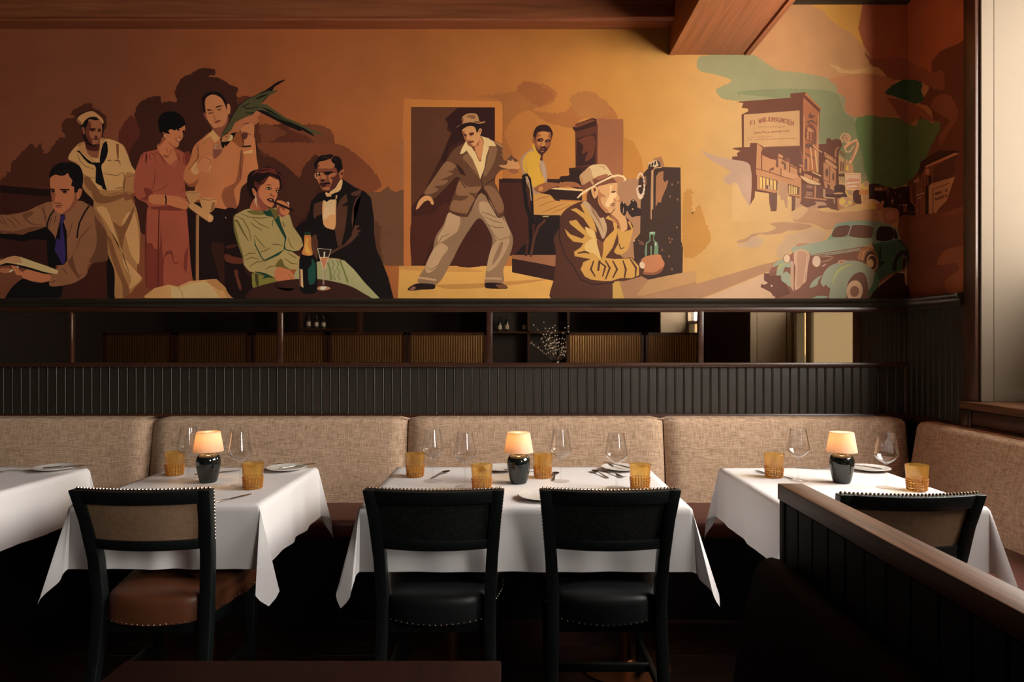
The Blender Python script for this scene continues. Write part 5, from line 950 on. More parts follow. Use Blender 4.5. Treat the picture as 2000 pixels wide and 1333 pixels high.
# --- car
p = Paint(); p.at(1480,420,6.25)
BD, BD2, BDs, SHD, CHR = (164,160,126), (140,150,118), (84,120,84), (136,82,58), (206,152,114)
p.poly((54,26,18), [(1380,760),(1480,870),(1700,700),(1790,720),(1800,840),(1850,900),(1870,1030),(1340,1035),(1300,1000)], False)
p.poly((150,92,66), [(140,690),(170,640),(280,590),(440,450),(640,470),(1280,380),(1480,440),(1500,620),(1480,800),(1380,1000),(1300,1035),(210,1035),(180,960),(35,880),(40,840),(120,830),(75,800),(75,715),(130,715)], False)
p.poly(SHD, [(640,490),(1240,440),(1400,560),(1480,640),(1480,880),(1300,1000),(1000,1030),(220,1030),(150,940),(130,720),(440,600)], False)
p.poly((70,96,62), [(1400,330),(1720,290),(1800,400),(1850,480),(1840,590),(1760,680),(1560,760),(1490,840),(1440,640),(1420,420)])
p.poly(BD2, [(850,310),(900,230),(940,130),(1020,90),(1200,72),(1400,75),(1560,100),(1660,150),(1720,220),(1720,300),(1500,330),(1420,360),(1380,310),(1000,290)])
p.poly(BD, [(405,440),(440,390),(520,370),(700,340),(860,305),(1100,270),(1400,300),(1400,340),(1240,390),(960,430),(640,470),(600,440),(520,420),(440,460)]); p.poly((112,66,44), [(905,265),(930,180),(980,140),(1125,135),(1085,255)]); p.poly((112,66,44), [(1110,255),(1145,135),(1300,128),(1400,145),(1410,180),(1375,280)]); p.line(BD, 2, [(1140,140),(1098,260)], False)
p.poly((50,28,20), [(1450,310),(1450,220),(1480,150),(1560,140),(1640,160),(1650,290),(1520,325)]); p.poly((50,28,20), [(1660,160),(1700,230),(1705,290),(1665,290)]); p.line(BD2, 1.4, [(1445,315),(1560,330),(1650,300)], False); p.line(BDs, 1.6, [(1400,380),(1560,345),(1720,330)], False)
for q in ([(640,478),(960,432),(1250,385),(1390,365)], [(640,492),(960,455),(1250,410)], [(820,490),(1050,460),(1240,430)]): p.line(BD, 1.8, q, False)
p.poly((40,30,22), [(1480,440),(1510,380),(1500,560),(1560,570),(1480,640)], False); p.line((36,24,18), 2, [(1720,300),(1800,380),(1850,470)], False)
p.poly((40,24,18), [(1660,560),(1740,440),(1820,440),(1850,500),(1840,590),(1810,520),(1770,480),(1700,560),(1690,680),(1640,680)]); p.oval((36,20,15), 1785, 595, 34, 108, .1); p.oval((150,96,70), 1785, 598, 30, 104, .1); p.oval((44,24,18), 1785, 590, 20, 76, .1)
p.poly((150,80,56), [(1485,800),(1600,730),(1740,685),(1640,740),(1490,840)], False)
p.poly((180,112,66), [(1220,540),(1250,430),(1340,390),(1420,430),(1460,520),(1465,620),(1440,680),(1400,600),(1300,560)]); p.line((230,170,112), 1.4, [(1270,560),(1290,460),(1360,400)]); p.poly((84,44,28), [(1300,560),(1330,470),(1390,440),(1450,520),(1455,620),(1430,670),(1350,600)]); p.oval((214,158,104), 1392, 580, 66, 102, -.1); p.oval((90,50,32), 1398, 580, 52, 84, -.1); p.oval((222,168,112), 1380, 592, 34, 52, -.1)
p.poly(BD, [(765,830),(800,720),(860,640),(960,590),(1100,560),(1240,570),(1340,620),(1430,700),(1475,790),(1478,870),(1340,1000),(1300,1035),(880,1035),(885,900),(850,880),(830,850),(800,880),(780,850)]); p.poly((120,74,54), [(1080,960),(1100,830),(1160,740),(1240,700),(1300,720),(1340,840),(1345,1000),(1290,1035),(1090,1035)]); p.oval((222,170,124), 1180, 930, 100, 132, .12); p.oval((150,94,68), 1180, 935, 55, 68, .1)
p.poly((190,176,104), [(905,860),(930,740),(1000,650),(1100,605),(1150,610),(1040,660),(960,740),(920,830)]); p.poly((90,120,78), [(1430,700),(1478,800),(1475,870),(1350,1000),(1345,930),(1400,850)])
p.poly(BD, [(180,640),(220,580),(310,540),(400,580),(400,640),(330,640),(310,720),(340,690),(400,740),(400,880),(340,840),(290,800),(280,740),(230,740),(235,660),(260,610)]); p.poly((180,172,104), [(240,650),(270,600),(380,590),(300,620),(260,680)]); p.poly(BD, [(630,890),(680,800),(780,740),(740,800),(720,860)]); p.poly((150,158,122), [(640,1030),(740,990),(860,1000),(760,1030)])
p.poly(CHR, [(400,560),(438,570),(438,940),(400,880)], False); p.poly((214,160,124), [(440,460),(500,425),(600,450),(635,500),(615,600),(590,800),(560,840),(540,830),(520,880),(450,915),(460,640),(445,600)]); p.poly((196,140,104), [(490,450),(600,470),(600,600),(570,820),(480,880),(480,640)]); p.line((228,178,140), 1.3, [(600,500),(585,650),(560,820)], False)
p.oval((150,94,64), 355, 535, 46, 56); p.oval((232,186,144), 355, 535, 38, 50); p.oval((170,112,82), 714, 565, 58, 74); p.oval((232,186,148), 716, 568, 48, 68); p.line(CHR, 2, [(740,500),(860,505),(920,520),(870,555),(780,575)]); p.poly(CHR, [(780,620),(840,595),(820,620),(790,632)]); p.poly(CHR, [(975,570),(1010,550),(1090,555),(1050,590),(990,605)]); p.poly((150,92,66), [(1000,575),(1050,565),(1010,590)]); p.poly((190,126,90), [(465,375),(500,350),(630,348),(560,370),(480,388)])
p.poly((112,62,42), [(75,715),(130,715),(140,745),(280,740),(285,800),(340,840),(400,960),(210,1030),(160,940),(35,885),(40,840),(100,855),(120,830),(75,800)], False); p.oval((232,180,140), 168, 868, 10, 12); p.poly((222,170,130), [(35,838),(70,855),(125,830),(75,800)], False); p.oval((222,170,130), 205, 1003, 9, 9)
p.end('painted_car', MU, 'painted green vintage car with round headlamps')
# ---------------------------------------------------------------- banquette
bq = thing('banquette', 'long linen-backed banquette with maroon seat along the mural wall', 'banquette', (0, 0, 0))
ZT, ZS = .932, .492
def cushion(mb, x0, x1, r=.035, yt=3.735, ys=3.665, z0=ZS-.03, z1=ZT, axis='x', lean=True, rl=1, rr=1):
    """upholstered back: rounded slab, front face leaning from (ys, z0) to (yt, z1)"""
    nu, nv = 28, 16
    def fn(u, v):
        x = x0+(x1-x0)*u
        # v goes from bottom front up over the top to the back
        du = min((x-x0) if rl else 9, (x1-x) if rr else 9); e = 0 if du > r else (1-math.sqrt(max(0, 1-(1-du/r)**2)))*r
        if v < .72:
            t = v/.72; zz = z0+(z1-r-z0)*t; yy = ys+(yt-ys)*t - .012*math.sin(PI*t)*math.sin(PI*u)**.4
        else:
            a = (v-.72)/.28*PI/2; zz = z1-r+r*math.sin(a); yy = yt+r*(1-math.cos(a))*1.3
        return (x, yy+e, zz - e*.35*(1 if v > .6 else 0))
    mb.grid(fn, nu, nv)
    def back(u, v): return (x0+(x1-x0)*u, yt+r*1.3+(YW-.032-yt-r*1.3)*v, z1-(.35*r if u in (0, 1) else 0))
    mb.grid(back, nu, 1)
    for x in (x0, x1):
        mb.add([(x,ys+r,z0),(x,YW-.032,z0),(x,YW-.032,z1-.35*r),(x,yt+r*1.9,z1-.35*r),(x,yt+r,z1-r)], [(0,1,2,3,4)])
    return mb
def remap_right(mb):   # turn a back-wall cushion (x along wall) into a right-wall one
    mb.v = [(XR-(YW-y), x, z) for x, y, z in mb.v]; return mb
seams = [-728, -221, 286, 793, 1301, 1790]
for a, b in zip(seams[:-1], seams[1:]):
    k = 3.70/F
    mb = MB(); cushion(mb, (a-CX)*k+.003, (b-CX)*k-.003 if b < 1780 else 2.165)
    mb.build('back_cushion', M['linen'], bq, ang=50, weld=True)
sc_ = MB().box(XA, XR-.01, 3.295, 3.76, ZS-.10, ZS-.004)
sc_.build('seat', M['maroon'], bq, bevel=.025, seg=4)
MB().box(XA, XR-.01, 3.33, 3.86, .0, ZS-.102).build('plinth', M['iron'], bq)
bq2 = thing('banquette', 'short banquette return with brown linen back along the window wall', 'banquette', (0, 0, 0))
mb = remap_right(cushion(MB(), 1.9, 3.655, r=.035, yt=3.775, ys=3.71)); mb.build('back_cushion', M['linenY'], bq2, ang=50, weld=True)
MB().box(1.66, XR-.12, 1.9, 3.285, ZS-.10, ZS-.004).build('seat', M['maroon'], bq2, bevel=.025, seg=4)
MB().box(1.72, XR-.13, 1.9, 3.285, 0, ZS-.102).build('plinth', M['iron'], bq2)
# ---------------------------------------------------------------- tables and cloths
ZTB = .755
def cloth_mesh(x0, x1, y0, y1, drop, seed, flare=.05, corner=.30, sharp=.9, boost=1.08, folds=None):
    R = random.Random(seed); z = ZTB; r = .010; mb = MB(); folds = folds or {}
    folds = {**{1: [(.02,0),(.02,.10),(.05,.20),(.03,.24),(0,.05)], 2: [(.05,0),(.24,.03),(.20,.05),(.10,.02),(0,.02)]}, **folds}
    def hang(s):                     # arc over the edge, then down: (out, down)
        if s < r*PI/2: return r*math.sin(s/r), r*(1-math.cos(s/r))
        return r, r+(s-r*PI/2)
    wob = [(R.uniform(.4, 1), R.uniform(2, 4), R.uniform(0, 6)) for _ in range(12)]
    nx, ny, nd = 36, 28, 14
    cr = lambda t: .0010*math.exp(-((t-.5)*46)**2)
    mb.grid(lambda u, v: (x0+(x1-x0)*u, y0+(y1-y0)*v, z+cr(u)+cr(v)), nx, ny)
    sides = [((x0,y0),(x1,y0),(0,-1),nx),((x1,y0),(x1,y1),(1,0),ny),((x1,y1),(x0,y1),(0,1),nx),((x0,y1),(x0,y0),(-1,0),ny)]
    for si, (a, b, nrm, nn) in enumerate(sides):
        A1, B1, C1 = wob[si]; A2, B2, C2 = wob[si+4]
        def fn(u, v):
            s = v*drop; o, d = hang(s); h = max(0, s-r)
            env = math.sin(PI*u)**.7 if 0 < u < 1 else 0
            o += h*flare + env*h*(.030*A1*math.sin(2*PI*B1*u+C1)+.018*A2*math.sin(2*PI*B2*2.3*u+C2))
            if v > .93: o += .0012
            return (a[0]+(b[0]-a[0])*u+nrm[0]*o, a[1]+(b[1]-a[1])*u+nrm[1]*o, z-d+(cr(u)+0 if v == 0 else 0))
        mb.grid(fn, nn, nd)
    cs = [((x1,y0),(1,0),(0,-1),0),((x1,y1),(0,1),(1,0),1),((x0,y1),(-1,0),(0,1),2),((x0,y0),(0,-1),(-1,0),3)]
    for c, e1, e2, ci in cs:
        key = folds.get(ci)
        def kvec(t):                 # tangent tilt of the hanging direction across the corner wedge
            if key:
                n_ = len(key)-1; i = min(int(t*n_), n_-1); w = t*n_-i; w = w*w*(3-2*w)
                return [key[i][j]*(1-w)+key[i+1][j]*w for j in (0, 1)]
            q = (1-abs(2*t-1))**sharp
            return [corner*q*(1-t)**.6+flare*(1-t)*(1-q), corner*q*t**.6+flare*t*(1-q)]
        def fn(u, v):
            t = u; ph = t*PI/2
            L = drop/max(math.cos(ph), math.sin(ph))*(1+(boost-1)*math.sin(2*ph)**2)
            s = v*L; h = max(0, s-r)
            ex, ey = math.cos(ph), math.sin(ph); o, d = hang(min(s, r*PI/2))
            k1, k2 = kvec(t)
            if t == 0: k1, k2 = flare, 0
            if t == 1: k1, k2 = 0, flare
            dv = Vector((k1, k2, -1)); 
            if 0 < t < 1: dv.normalize()
            rest = max(0, s-r*PI/2)
            q1 = ex*o+dv.x*rest; q2 = ey*o+dv.y*rest; zz = z-d+dv.z*rest
            if v > .93: q1 += ex*.0012; q2 += ey*.0012
            return (c[0]+e1[0]*q1+e2[0]*q2, c[1]+e1[1]*q1+e2[1]*q2, zz)
        mb.grid(fn, 24, nd)
    return mb
def table(name_label, cloth_label, x0, x1, y0, y1, seed, cols, drop=.235, rz=0, **kw):
    cx, cy = (x0+x1)/2, (y0+y1)/2
    t = thing('dining_table', name_label, 'table', (cx, cy, 0), rz, 'tables along the banquette')
    hx, hy = (x1-x0)/2, (y1-y0)/2
    MB().box(-hx+.004, hx-.004, -hy+.004, hy-.004, ZTB-.035, ZTB-.003).build('tabletop', M['table'], t, bevel=.004)
    for q in cols:
        MB().lathe([(.0,.0),(.19,.0),(.19,.008),(.05,.022),(.030,.03),(.028,.04),(.028,ZTB-.06),(.10,ZTB-.05),(.10,ZTB-.036),(0,ZTB-.036)], 24, (q,0,0)).build('pedestal', M['brass'], t)
    o = cloth_mesh(-hx, hx, -hy, hy, drop, seed, **kw).mesh('tablecloth', M['cloth'], ang=80, weld=True)
    o = link('tablecloth', o, None, (cx, cy, 0)); o.rotation_euler = (0,0,rz)
    tag(o, cloth_label, 'tablecloth', 'white tablecloths')
    return t
table('four-seat pedestal table under the widest white cloth, behind the two black chairs', 'widest white tablecloth, draped behind the two all-black chairs',
      -.545, .640, 2.47, 3.245, 3, (-.30, .42), folds={0: [(.05,0),(.06,.10),(.20,.22),(.30,.12),(.10,.03),(0,.05)], 3: [(.05,0),(.10,.04),(.16,.06),(.14,.24),(.05,.16),(0,.05)]})
table('two-seat pedestal table under white cloth, behind the brown leather chair', 'white tablecloth with long corner fold behind the brown leather chair',
      -1.605, -.925, 2.50, 3.235, 5, (0,), folds={0: [(.04,0),(.02,.10),(.06,.34),(.34,.22),(.14,.0),(0,.04)], 3: [(.05,0),(.10,.05),(.18,.22),(.10,.12),(0,.05)]})
table('two-seat pedestal table under white cloth in the corner by the window', 'white tablecloth in the corner, partly hidden by the wooden divider',
      .985, 1.705, 2.46, 3.225, 8, (0,), corner=.34)
table('pedestal table under white cloth cut off by the left edge', 'white tablecloth at the far left edge without lamp or glasses',
      -2.78, -2.02, 2.52, 3.245, 11, (0,), rz=math.radians(-4), corner=.25)
# ---------------------------------------------------------------- chairs
def make_chair(name, label, seatmat, backmat):
    t = thing(name, label, 'chair', group='dining chairs drawn up to the tables')
    def post(s):                                                # rear leg and back post in one sweep
        st = [(.195,-.075,0),(.190,-.035,.18),(.186,-.002,.36),(.186,.004,.46),(.193,-.008,.60),(.204,-.038,.74),(.216,-.075,.853)]
        rings = []
        for hw, y, zz in st:
            a, b = (.0205, .0205) if zz > .3 else (.0185, .0195)
            rings.append([(s*hw-a,y-b,zz),(s*hw+a,y-b,zz),(s*hw+a,y+b,zz),(s*hw-a,y+b,zz)])
        return MB().loft(rings)
    legs = {s*2: post(s).build('back_post', M['chair'], t, bevel=.003, ang=45) for s in (-1, 1)}
    ybk = lambda zz: -.008-.067*max(0, (zz-.60)/.253)**1.25
    hwz = lambda zz: .193+.023*(zz-.60)/.253
    bow = lambda u: -.034*(1-(2*u-1)**2)
    def slab(z0, z1, y0, y1, inset=.0, n=14, crown=0):
        rings = []
        for i in range(n+1):
            u = i/n; ring = []
            for zz, yy in ((z0,y0),(z1,y0),(z1,y1),(z0,y1)):
                w = hwz(zz)-.014+inset; ring.append((-w+2*w*u, ybk(zz)+bow(u)+yy, zz+crown*(1-(2*u-1)**2)))
            rings.append(ring)
        return MB().loft(rings)
    slab(.806, .853, -.019, .019).build('top_rail', M['chair'], t, bevel=.003, ang=45)
    slab(.640, .676, -.017, .017).build('lower_rail', M['chair'], t, bevel=.003, ang=45)
    slab(.672, .810, -.007, .026, inset=-.002).build('back_panel', backmat, t, ang=45)
    nb = MB()
    for i in range(37):
        u = (i+.5)/37; w = .228; nb.ball((-w+2*w*u, -.075+bow(min(1, max(0, u)))+.012, .8555), .0052, 7, 4)
    for s in (-1, 1):
        for i in range(15):
            zz = .845-i*.0125; nb.ball((s*(hwz(zz)+.0175), ybk(zz)+.013, zz), .0042, 7, 4)
    # seat
    hwf, hwr, yf, yr = .225, .170, .445, -.006
    def outline(a):
        c, s = math.cos(a), math.sin(a); p = 10
        q = (abs(c)**p+abs(s)**p)**(-1/p); u, v = c*q, s*q      # superellipse in [-1,1]
        hw = hwr+(hwf-hwr)*min(1, (v+1)/2*1.6); yy = yr+(yf-yr)*(v+1)/2
        if v < 0: yy += -.030*(1-u*u)*(-v)**2
        return hw*u, yy
    rings = []; n = 56
    for k, zz in ((1.0,.388),(1.0,.440),(.992,.456),(.97,.468),(.92,.476),(.75,.484),(.45,.489),(.02,.490)):
        rings.append([(outline(2*PI*i/n)[0]*k, (outline(2*PI*i/n)[1]-.22)*k+.22, zz-.035*max(0, (1-k))*0) for i in range(n)])
    st = MB().loft(rings)
    st.v = [(x, y, zz+.0+(-.012*((x/.2)**2) if zz < .40 and y < .05 else 0)*-1-(.012 if zz < .40 and y < .05 else 0)) for x, y, zz in st.v]
    st.build('seat', seatmat, t, ang=60)
    for i in range(17):
        u = -1+2*(i+.5)/17; x = u*(hwr-.004); y = yr-.031*(1-u*u)+.001
        nb.ball((x, y-.001, .392-.012*(1-u*u)), .0036, 7, 4)
    for s in (-1, 1):
        for i in range(17):
            q = .06+.86*i/16; a = q; v = -1+2*q; hw = hwr+(hwf-hwr)*min(1, (v+1)/2*1.6)
            nb.ball((s*hw, yr+(yf-yr)*q, .396), .0036, 7, 4)
    o = nb.build('nailhead_trim', M['nail'], t); o['kind'] = 'stuff'
    MB().prism_z([(-.165,.01),(.165,.01),(.205,.425),(-.205,.425)], .335, .392).build('seat_rail', M['chair'], t, bevel=.003)
    for s in (-1, 1):
        lg = MB().loft([[(s*.188-.013,.395-.013,0),(s*.188+.013,.395-.013,0),(s*.188+.013,.395+.013,0),(s*.188-.013,.395+.013,0)],
                        [(s*.190-.019,.398-.019,.34),(s*.190+.019,.398-.019,.34),(s*.190+.019,.398+.019,.34),(s*.190-.019,.398+.019,.34)]])
        legs[s] = lg.build('front_leg', M['chair'], t, bevel=.003)
        MB().add([], []).loft([[(s*.189-.009,-.03,.12),(s*.189+.009,-.03,.12),(s*.189+.009,-.03,.15),(s*.189-.009,-.03,.15)],
                   [(s*.188-.009,.385,.12),(s*.188+.009,.385,.12),(s*.188+.009,.385,.15),(s*.188-.009,.385,.15)]]).build('side_stretcher', M['chair'], t, bevel=.002)
    MB().box(-.182, .182, .17, .19, .12, .15).build('cross_stretcher', M['chair'], t, bevel=.002)
    for x, y, q in ((-.195,-.075,-2),(.195,-.075,2),(-.188,.395,-1),(.188,.395,1)):
        MB().lathe([(0,-.006),(.011,-.006),(.012,-.002),(.012,.003),(0,.003)], 12, (x,y,.006)).build('foot_glide', M['steel'], legs[q])
    return t
c1 = make_chair('dining_chair', 'black-framed chair with tan back panel and brown leather seat, leftmost in full view', M['brownleather'], M['tanfelt'])
c1.location = (-1.243, 2.375, 0)
c2 = make_chair('dining_chair', 'all-black dining chair, left of the two before the widest table', M['blackleather'], M['blackweave'])
c2.location = (-.262, 2.375, 0)
c3 = dup(c2, (.328, 2.375, 0), 0, 'all-black dining chair, right of the two before the widest table')
c4 = dup(c1, (1.295, 2.30, 0), 0, 'tan-backed black-framed chair partly hidden behind the wooden divider')
c5 = dup(c1, (-2.345, 2.40, 0), 0, 'dining chair cut off by the left edge, only nailheads of its seat showing')
# ---------------------------------------------------------------- divider, booth and near table
xd0, xd1, yd1, zd = .757, .829, 1.955, .944
dv = thing('booth_divider', 'low dark panelled booth divider with a shiny oak cap in the right foreground', 'divider', (0,0,0))
MB().box(xd0, xd1, .25, yd1, zd-.045, zd).build('cap', M['cap'], dv, bevel=.003)
MB().box(xd0+.016, xd1-.016, .25, yd1-.012, 0, zd-.046).build('core', M['divider'], dv)
MB().box(xd0+.004, xd1-.004, yd1-.042, yd1-.004, 0, zd-.046).build('end_post', M['divider'], dv, bevel=.002)
bwid = .086
me = MB().box(0, .010, .0015, bwid-.0015, .02, zd-.047).mesh('board', M['divider'], bevel=.003, seg=1)
for i in range(18):
    link('board', me, dv, (xd0+.006, yd1-.042-bwid*(i+1), 0)); link('board', me, dv, (xd1-.016, yd1-.042-bwid*(i+1), 0))
bo = thing('upholstered_booth', 'very dark red upholstered booth back against the panelled divider', 'booth', (0,0,0))
prof = [(.760,.12),(.760,.725),(.745,.742),(.722,.748),(.700,.742),(.684,.725),(.670,.690),(.652,.62),(.636,.54),(.622,.45),(.610,.36),(.60,.12)]
MB().prism_y(prof, .3, 1.915).build('booth_back', M['booth'], bo, bevel=.010, seg=3, ang=60)
MB().box(.16, .64, .3, 1.45, .12, .44).build('booth_cushion', M['booth'], bo, bevel=.03, seg=4)
nt_ = thing('dark_table', 'bare dark wooden table top in the near foreground', 'table', (-.372, 1.0, 0))
MB().box(-.352, .352, -.30, .284, .722, .75).build('tabletop', M['table'], nt_, bevel=.004)
MB().lathe([(0,0),(.24,0),(.24,.01),(.05,.03),(.035,.05),(.035,.70),(.14,.71),(.14,.722),(0,.722)], 24).build('pedestal', M['iron'], nt_)
# ---------------------------------------------------------------- tableware
def smooth_prof(pts, n=5):
    out = []
    for i in range(len(pts)-1):
        p0, p1, p2, p3 = pts[max(i-1,0)], pts[i], pts[i+1], pts[min(i+2,len(pts)-1)]
        for k in range(n):
            t = k/n
            out.append(tuple(.5*((2*p1[j])+(-p0[j]+p2[j])*t+(2*p0[j]-5*p1[j]+4*p2[j]-p3[j])*t*t+(-p0[j]+3*p1[j]-3*p2[j]+p3[j])*t**3) for j in (0,1)))
    return out+[pts[-1]]
def make_lamp(label):
    t = thing('table_lamp', label, 'lamp', group='small lit table lamps')
    MB().lathe([(0,0)]+smooth_prof([(.027,.0),(.033,.003),(.0400,.025),(.0465,.060),(.0490,.083),(.0470,.102),(.038,.116),(.022,.123)],4)+[(0,.123)], 40).build('base', M['ceramic'], t, ang=40)
    MB().lathe([(0,.121),(.021,.121),(.021,.127),(.012,.130),(.010,.147),(0,.147)], 20).build('neck', M['brass'], t)
    sh = MB(); n = 40
    pr = [(.0610,.131),(.0470,.213),(.0460,.213),(.0600,.131)]
    sh.lathe(pr+[pr[0]], n); sh = sh.build('shade', M['shade'], t, ang=50)
    MB().lathe([(.046,.2105),(.014,.2105),(.014,.2125),(.046,.2125),(.046,.2105)], 28).build('shade_top', M['shade'], sh)
    MB().ball((0,0,.160), .013, 12, 8).build('bulb', M['bulb'], t)
    l = bpy.data.lights.new('lamp_glow', 'POINT'); l.energy = LAMPW; l.color = (1, .66, .34); l.shadow_soft_size = .016
    lo = bpy.data.objects.new('lamp_glow', l); COL.objects.link(lo); lo.location = (0,0,.185); lo.parent = t
    return t
LAMPW = .42
bm2, nt2, bb2 = mat('warm_bulb'); bb2.inputs['Base Color'].default_value = (1,.8,.5,1)
bb2.inputs['Emission Color'].default_value = (1,.62,.25,1); bb2.inputs['Emission Strength'].default_value = 6; M['bulb'] = bm2
def make_wine(label):
    t = thing('wine_glass', label, 'wine glass', group='stemmed wine glasses on the tables')
    MB().lathe(smooth_prof([(.004,.096),(.011,.100),(.030,.113),(.0440,.129),(.0458,.138),(.0430,.158),(.0375,.190),(.0325,.222)],4)+[(.0317,.222)]+smooth_prof([(.0366,.190),(.0420,.158),(.0448,.138),(.043,.130),(.029,.1145),(.010,.1035),(0,.102)],4), 40).build('bowl', M['glass'], t, ang=80)
    MB().lathe(smooth_prof([(.0065,.006),(.0038,.016),(.0032,.05),(.0034,.085),(.0055,.099)],3), 16).build('stem', M['glass'], t, ang=80)
    MB().lathe([(0,0),(.038,0),(.040,.001),(.039,.002),(.022,.0035),(.009,.006),(0,.007)], 32).build('foot', M['glassfoot'], t, ang=60)
    return t
def make_tumbler(label):
    H = .102; t = thing('amber_tumbler', label, 'tumbler', group='amber hobnail tumblers')
    R = lambda u, v: .0345+.0085*v+(.0005*math.cos(2*PI*u*44) if v > .5 else 0)      # fine vertical ribs above
    mb = MB(); mb.grid(lambda u, v: (R(u,v)*math.cos(2*PI*u), R(u,v)*math.sin(2*PI*u), v*H), 132, 12, cu=True)
    mb.lathe([(.0430,H),(.0405,H+.0005),(.0390,H*.8),(.0345,H*.35),(.0325,.012),(0,.010)], 44)
    mb.lathe([(.0345,0),(0,0)], 44)
    mb.build('cup', M['amber'], t, ang=70)
    hb = MB()
    for r in range(5):                                          # rows of raised hobnails round the lower half
        z = .007+r*.0098
        for k in range(20):
            a = 2*PI*k/20; q = .0345+.0085*z/H+.0004
            hb.ball((q*math.cos(a), q*math.sin(a), z), .0040, 7, 4)
    hb.build('hobnail_band', M['hobnail'], t)['kind'] = 'stuff'
    return t
def make_plate(label):
    o = MB().lathe([(0,.004),(.052,.004),(.060,.006),(.088,.013),(.090,.0145),(.088,.016),(.060,.0095),(.052,.0075),(0,.0075)], 48).build('side_plate', M['china'], None, ang=50)
    return tag(o, label, 'plate', 'white side plates')
def blade(pts, zs, th):            # outline strip: list of (s, halfwidth), height z along s
    mb = MB(); rings = []
    for (s, w), z in zip(pts, zs): rings.append([(s,-w,z),(s,w,z),(s,w,z+th),(s,-w,z+th)])
    return mb.loft(rings)
def make_knife(label):
    t = thing('dinner_knife', label, 'knife', group='knives')
    blade([(0,.004),(.02,.0065),(.06,.005),(.085,.0045)], [0,0,.001,.001], .005).build('handle', M['steel'], t, bevel=.0012)
    blade([(.083,.0035),(.10,.008),(.15,.009),(.18,.006),(.192,.0012)], [.001]*5, .0022).build('blade', M['steel'], t)
    return t
def make_fork(label):
    t = thing('dinner_fork', label, 'fork', group='forks')
    blade([(0,.003),(.015,.0065),(.05,.0045),(.10,.003),(.125,.004),(.140,.010),(.152,.012)], [.001,.001,.002,.006,.006,.002,.001], .0025).build('handle', M['steel'], t); hd = t.children[-1]
    for k in range(4):
        y = -.0102+.0068*k
        MB().loft([[(.150,y-.0019,.001),(.150,y+.0019,.001),(.150,y+.0019,.0032),(.150,y-.0019,.0032)],[(.178,y-.0017,.002),(.178,y+.0017,.002),(.178,y+.0017,.0042),(.178,y-.0017,.0042)],[(.196,y-.0008,.006),(.196,y+.0008,.006),(.196,y+.0008,.0075),(.196,y-.0008,.0075)]]).build('tine', M['steel'], hd)
    return t
def make_spoon(label):
    t = thing('spoon', label, 'spoon', group='spoons')
    blade([(0,.003),(.015,.006),(.06,.004),(.105,.0028),(.122,.004)], [.001,.001,.003,.006,.005], .0025).build('handle', M['steel'], t)
    MB().grid(lambda u, v: (.148+.030*v*math.cos(2*PI*u), .017*v*math.sin(2*PI*u), .0015+.006*v*v), 24, 6, cu=True).build('bowl', M['steel'], t)
    return t
protos = {}
def put(kind, px, py, label, rz=0, dz=0):
    x, y, z = on_table(px, py); z = ZTB+.0014+dz
    if kind not in protos:
        o = {'lamp':make_lamp,'wine':make_wine,'cup':make_tumbler,'plate':make_plate,'knife':make_knife,'fork':make_fork,'spoon':make_spoon}[kind](label)
        o.location = (x,y,z); o.rotation_euler = (0,0,rz); protos[kind] = o; return o
    return dup(protos[kind], (x,y,z), rz, label)
D = math.radians
# brown-chair table
put('lamp', 407, 942, 'lit table lamp with dark glazed base behind the brown leather chair')
put('wine', 368, 935, 'empty wine glass standing behind the lamp on the brown chair table')
put('wine', 469, 948, 'empty wine glass right of the lamp on the brown chair table')
put('cup', 341, 928, 'amber tumbler left of the lamp on the brown chair table')
put('cup', 494, 954, 'amber tumbler at the right front of the brown chair table')
put('plate', 559, 918.5, 'side plate at the right back of the brown chair table')
put('knife', 546, 923, 'knife lying across the plate on the brown chair table', D(48), .0155)
put('spoon', 508, 921, 'spoon half hidden beside the plate on the brown chair table', D(75))
put('fork', 297, 985, 'fork with its tines showing above the brown leather chair', D(96))
put('knife', 408, 986, 'knife lying right of the lamp above the brown leather chair', D(62))
put('knife', 380, 928, 'knife tip peeking out between wine glass and lamp on the brown chair table', D(30))
# widest table
put('lamp', 1013, 944, 'lit table lamp with dark glazed base in the middle of the widest table')
put('wine', 845, 940, 'leftmost wine glass on the widest table')
put('wine', 908, 951, 'second wine glass from the left on the widest table')
put('wine', 1095, 940, 'third wine glass from the left on the widest table')
put('wine', 1204, 953, 'rightmost wine glass on the widest table')
put('cup', 811, 931, 'leftmost amber tumbler on the widest table')
put('cup', 941, 958, 'amber tumbler just left of the lamp on the widest table')
put('cup', 1060, 933, 'amber tumbler just right of the lamp on the widest table')
put('cup', 1250, 956, 'rightmost amber tumbler on the widest table')
put('plate', 981, 918.5, 'side plate behind the lamp on the widest table')
put('plate', 1212, 918, 'side plate behind the rightmost wine glass on the widest table')
put('plate', 1058, 974, 'side plate at the front edge peeking out left of the right black chair')
put('spoon', 842, 936, 'spoon beside the leftmost amber tumbler on the widest table', D(70))
put('spoon', 1080, 940, 'dark spoon just right of the amber tumbler beside the middle lamp', D(82))
put('knife', 985, 926, 'knife on the plate behind the middle lamp', D(20), .0155)
put('fork', 1178, 919, 'fork lying left of the back right plate on the widest table', D(-70))
put('spoon', 1188, 935, 'spoon lying beside the fork at the back of the widest table', D(105))
put('knife', 1230, 922, 'knife resting on the back right plate of the widest table', D(120), .0155)
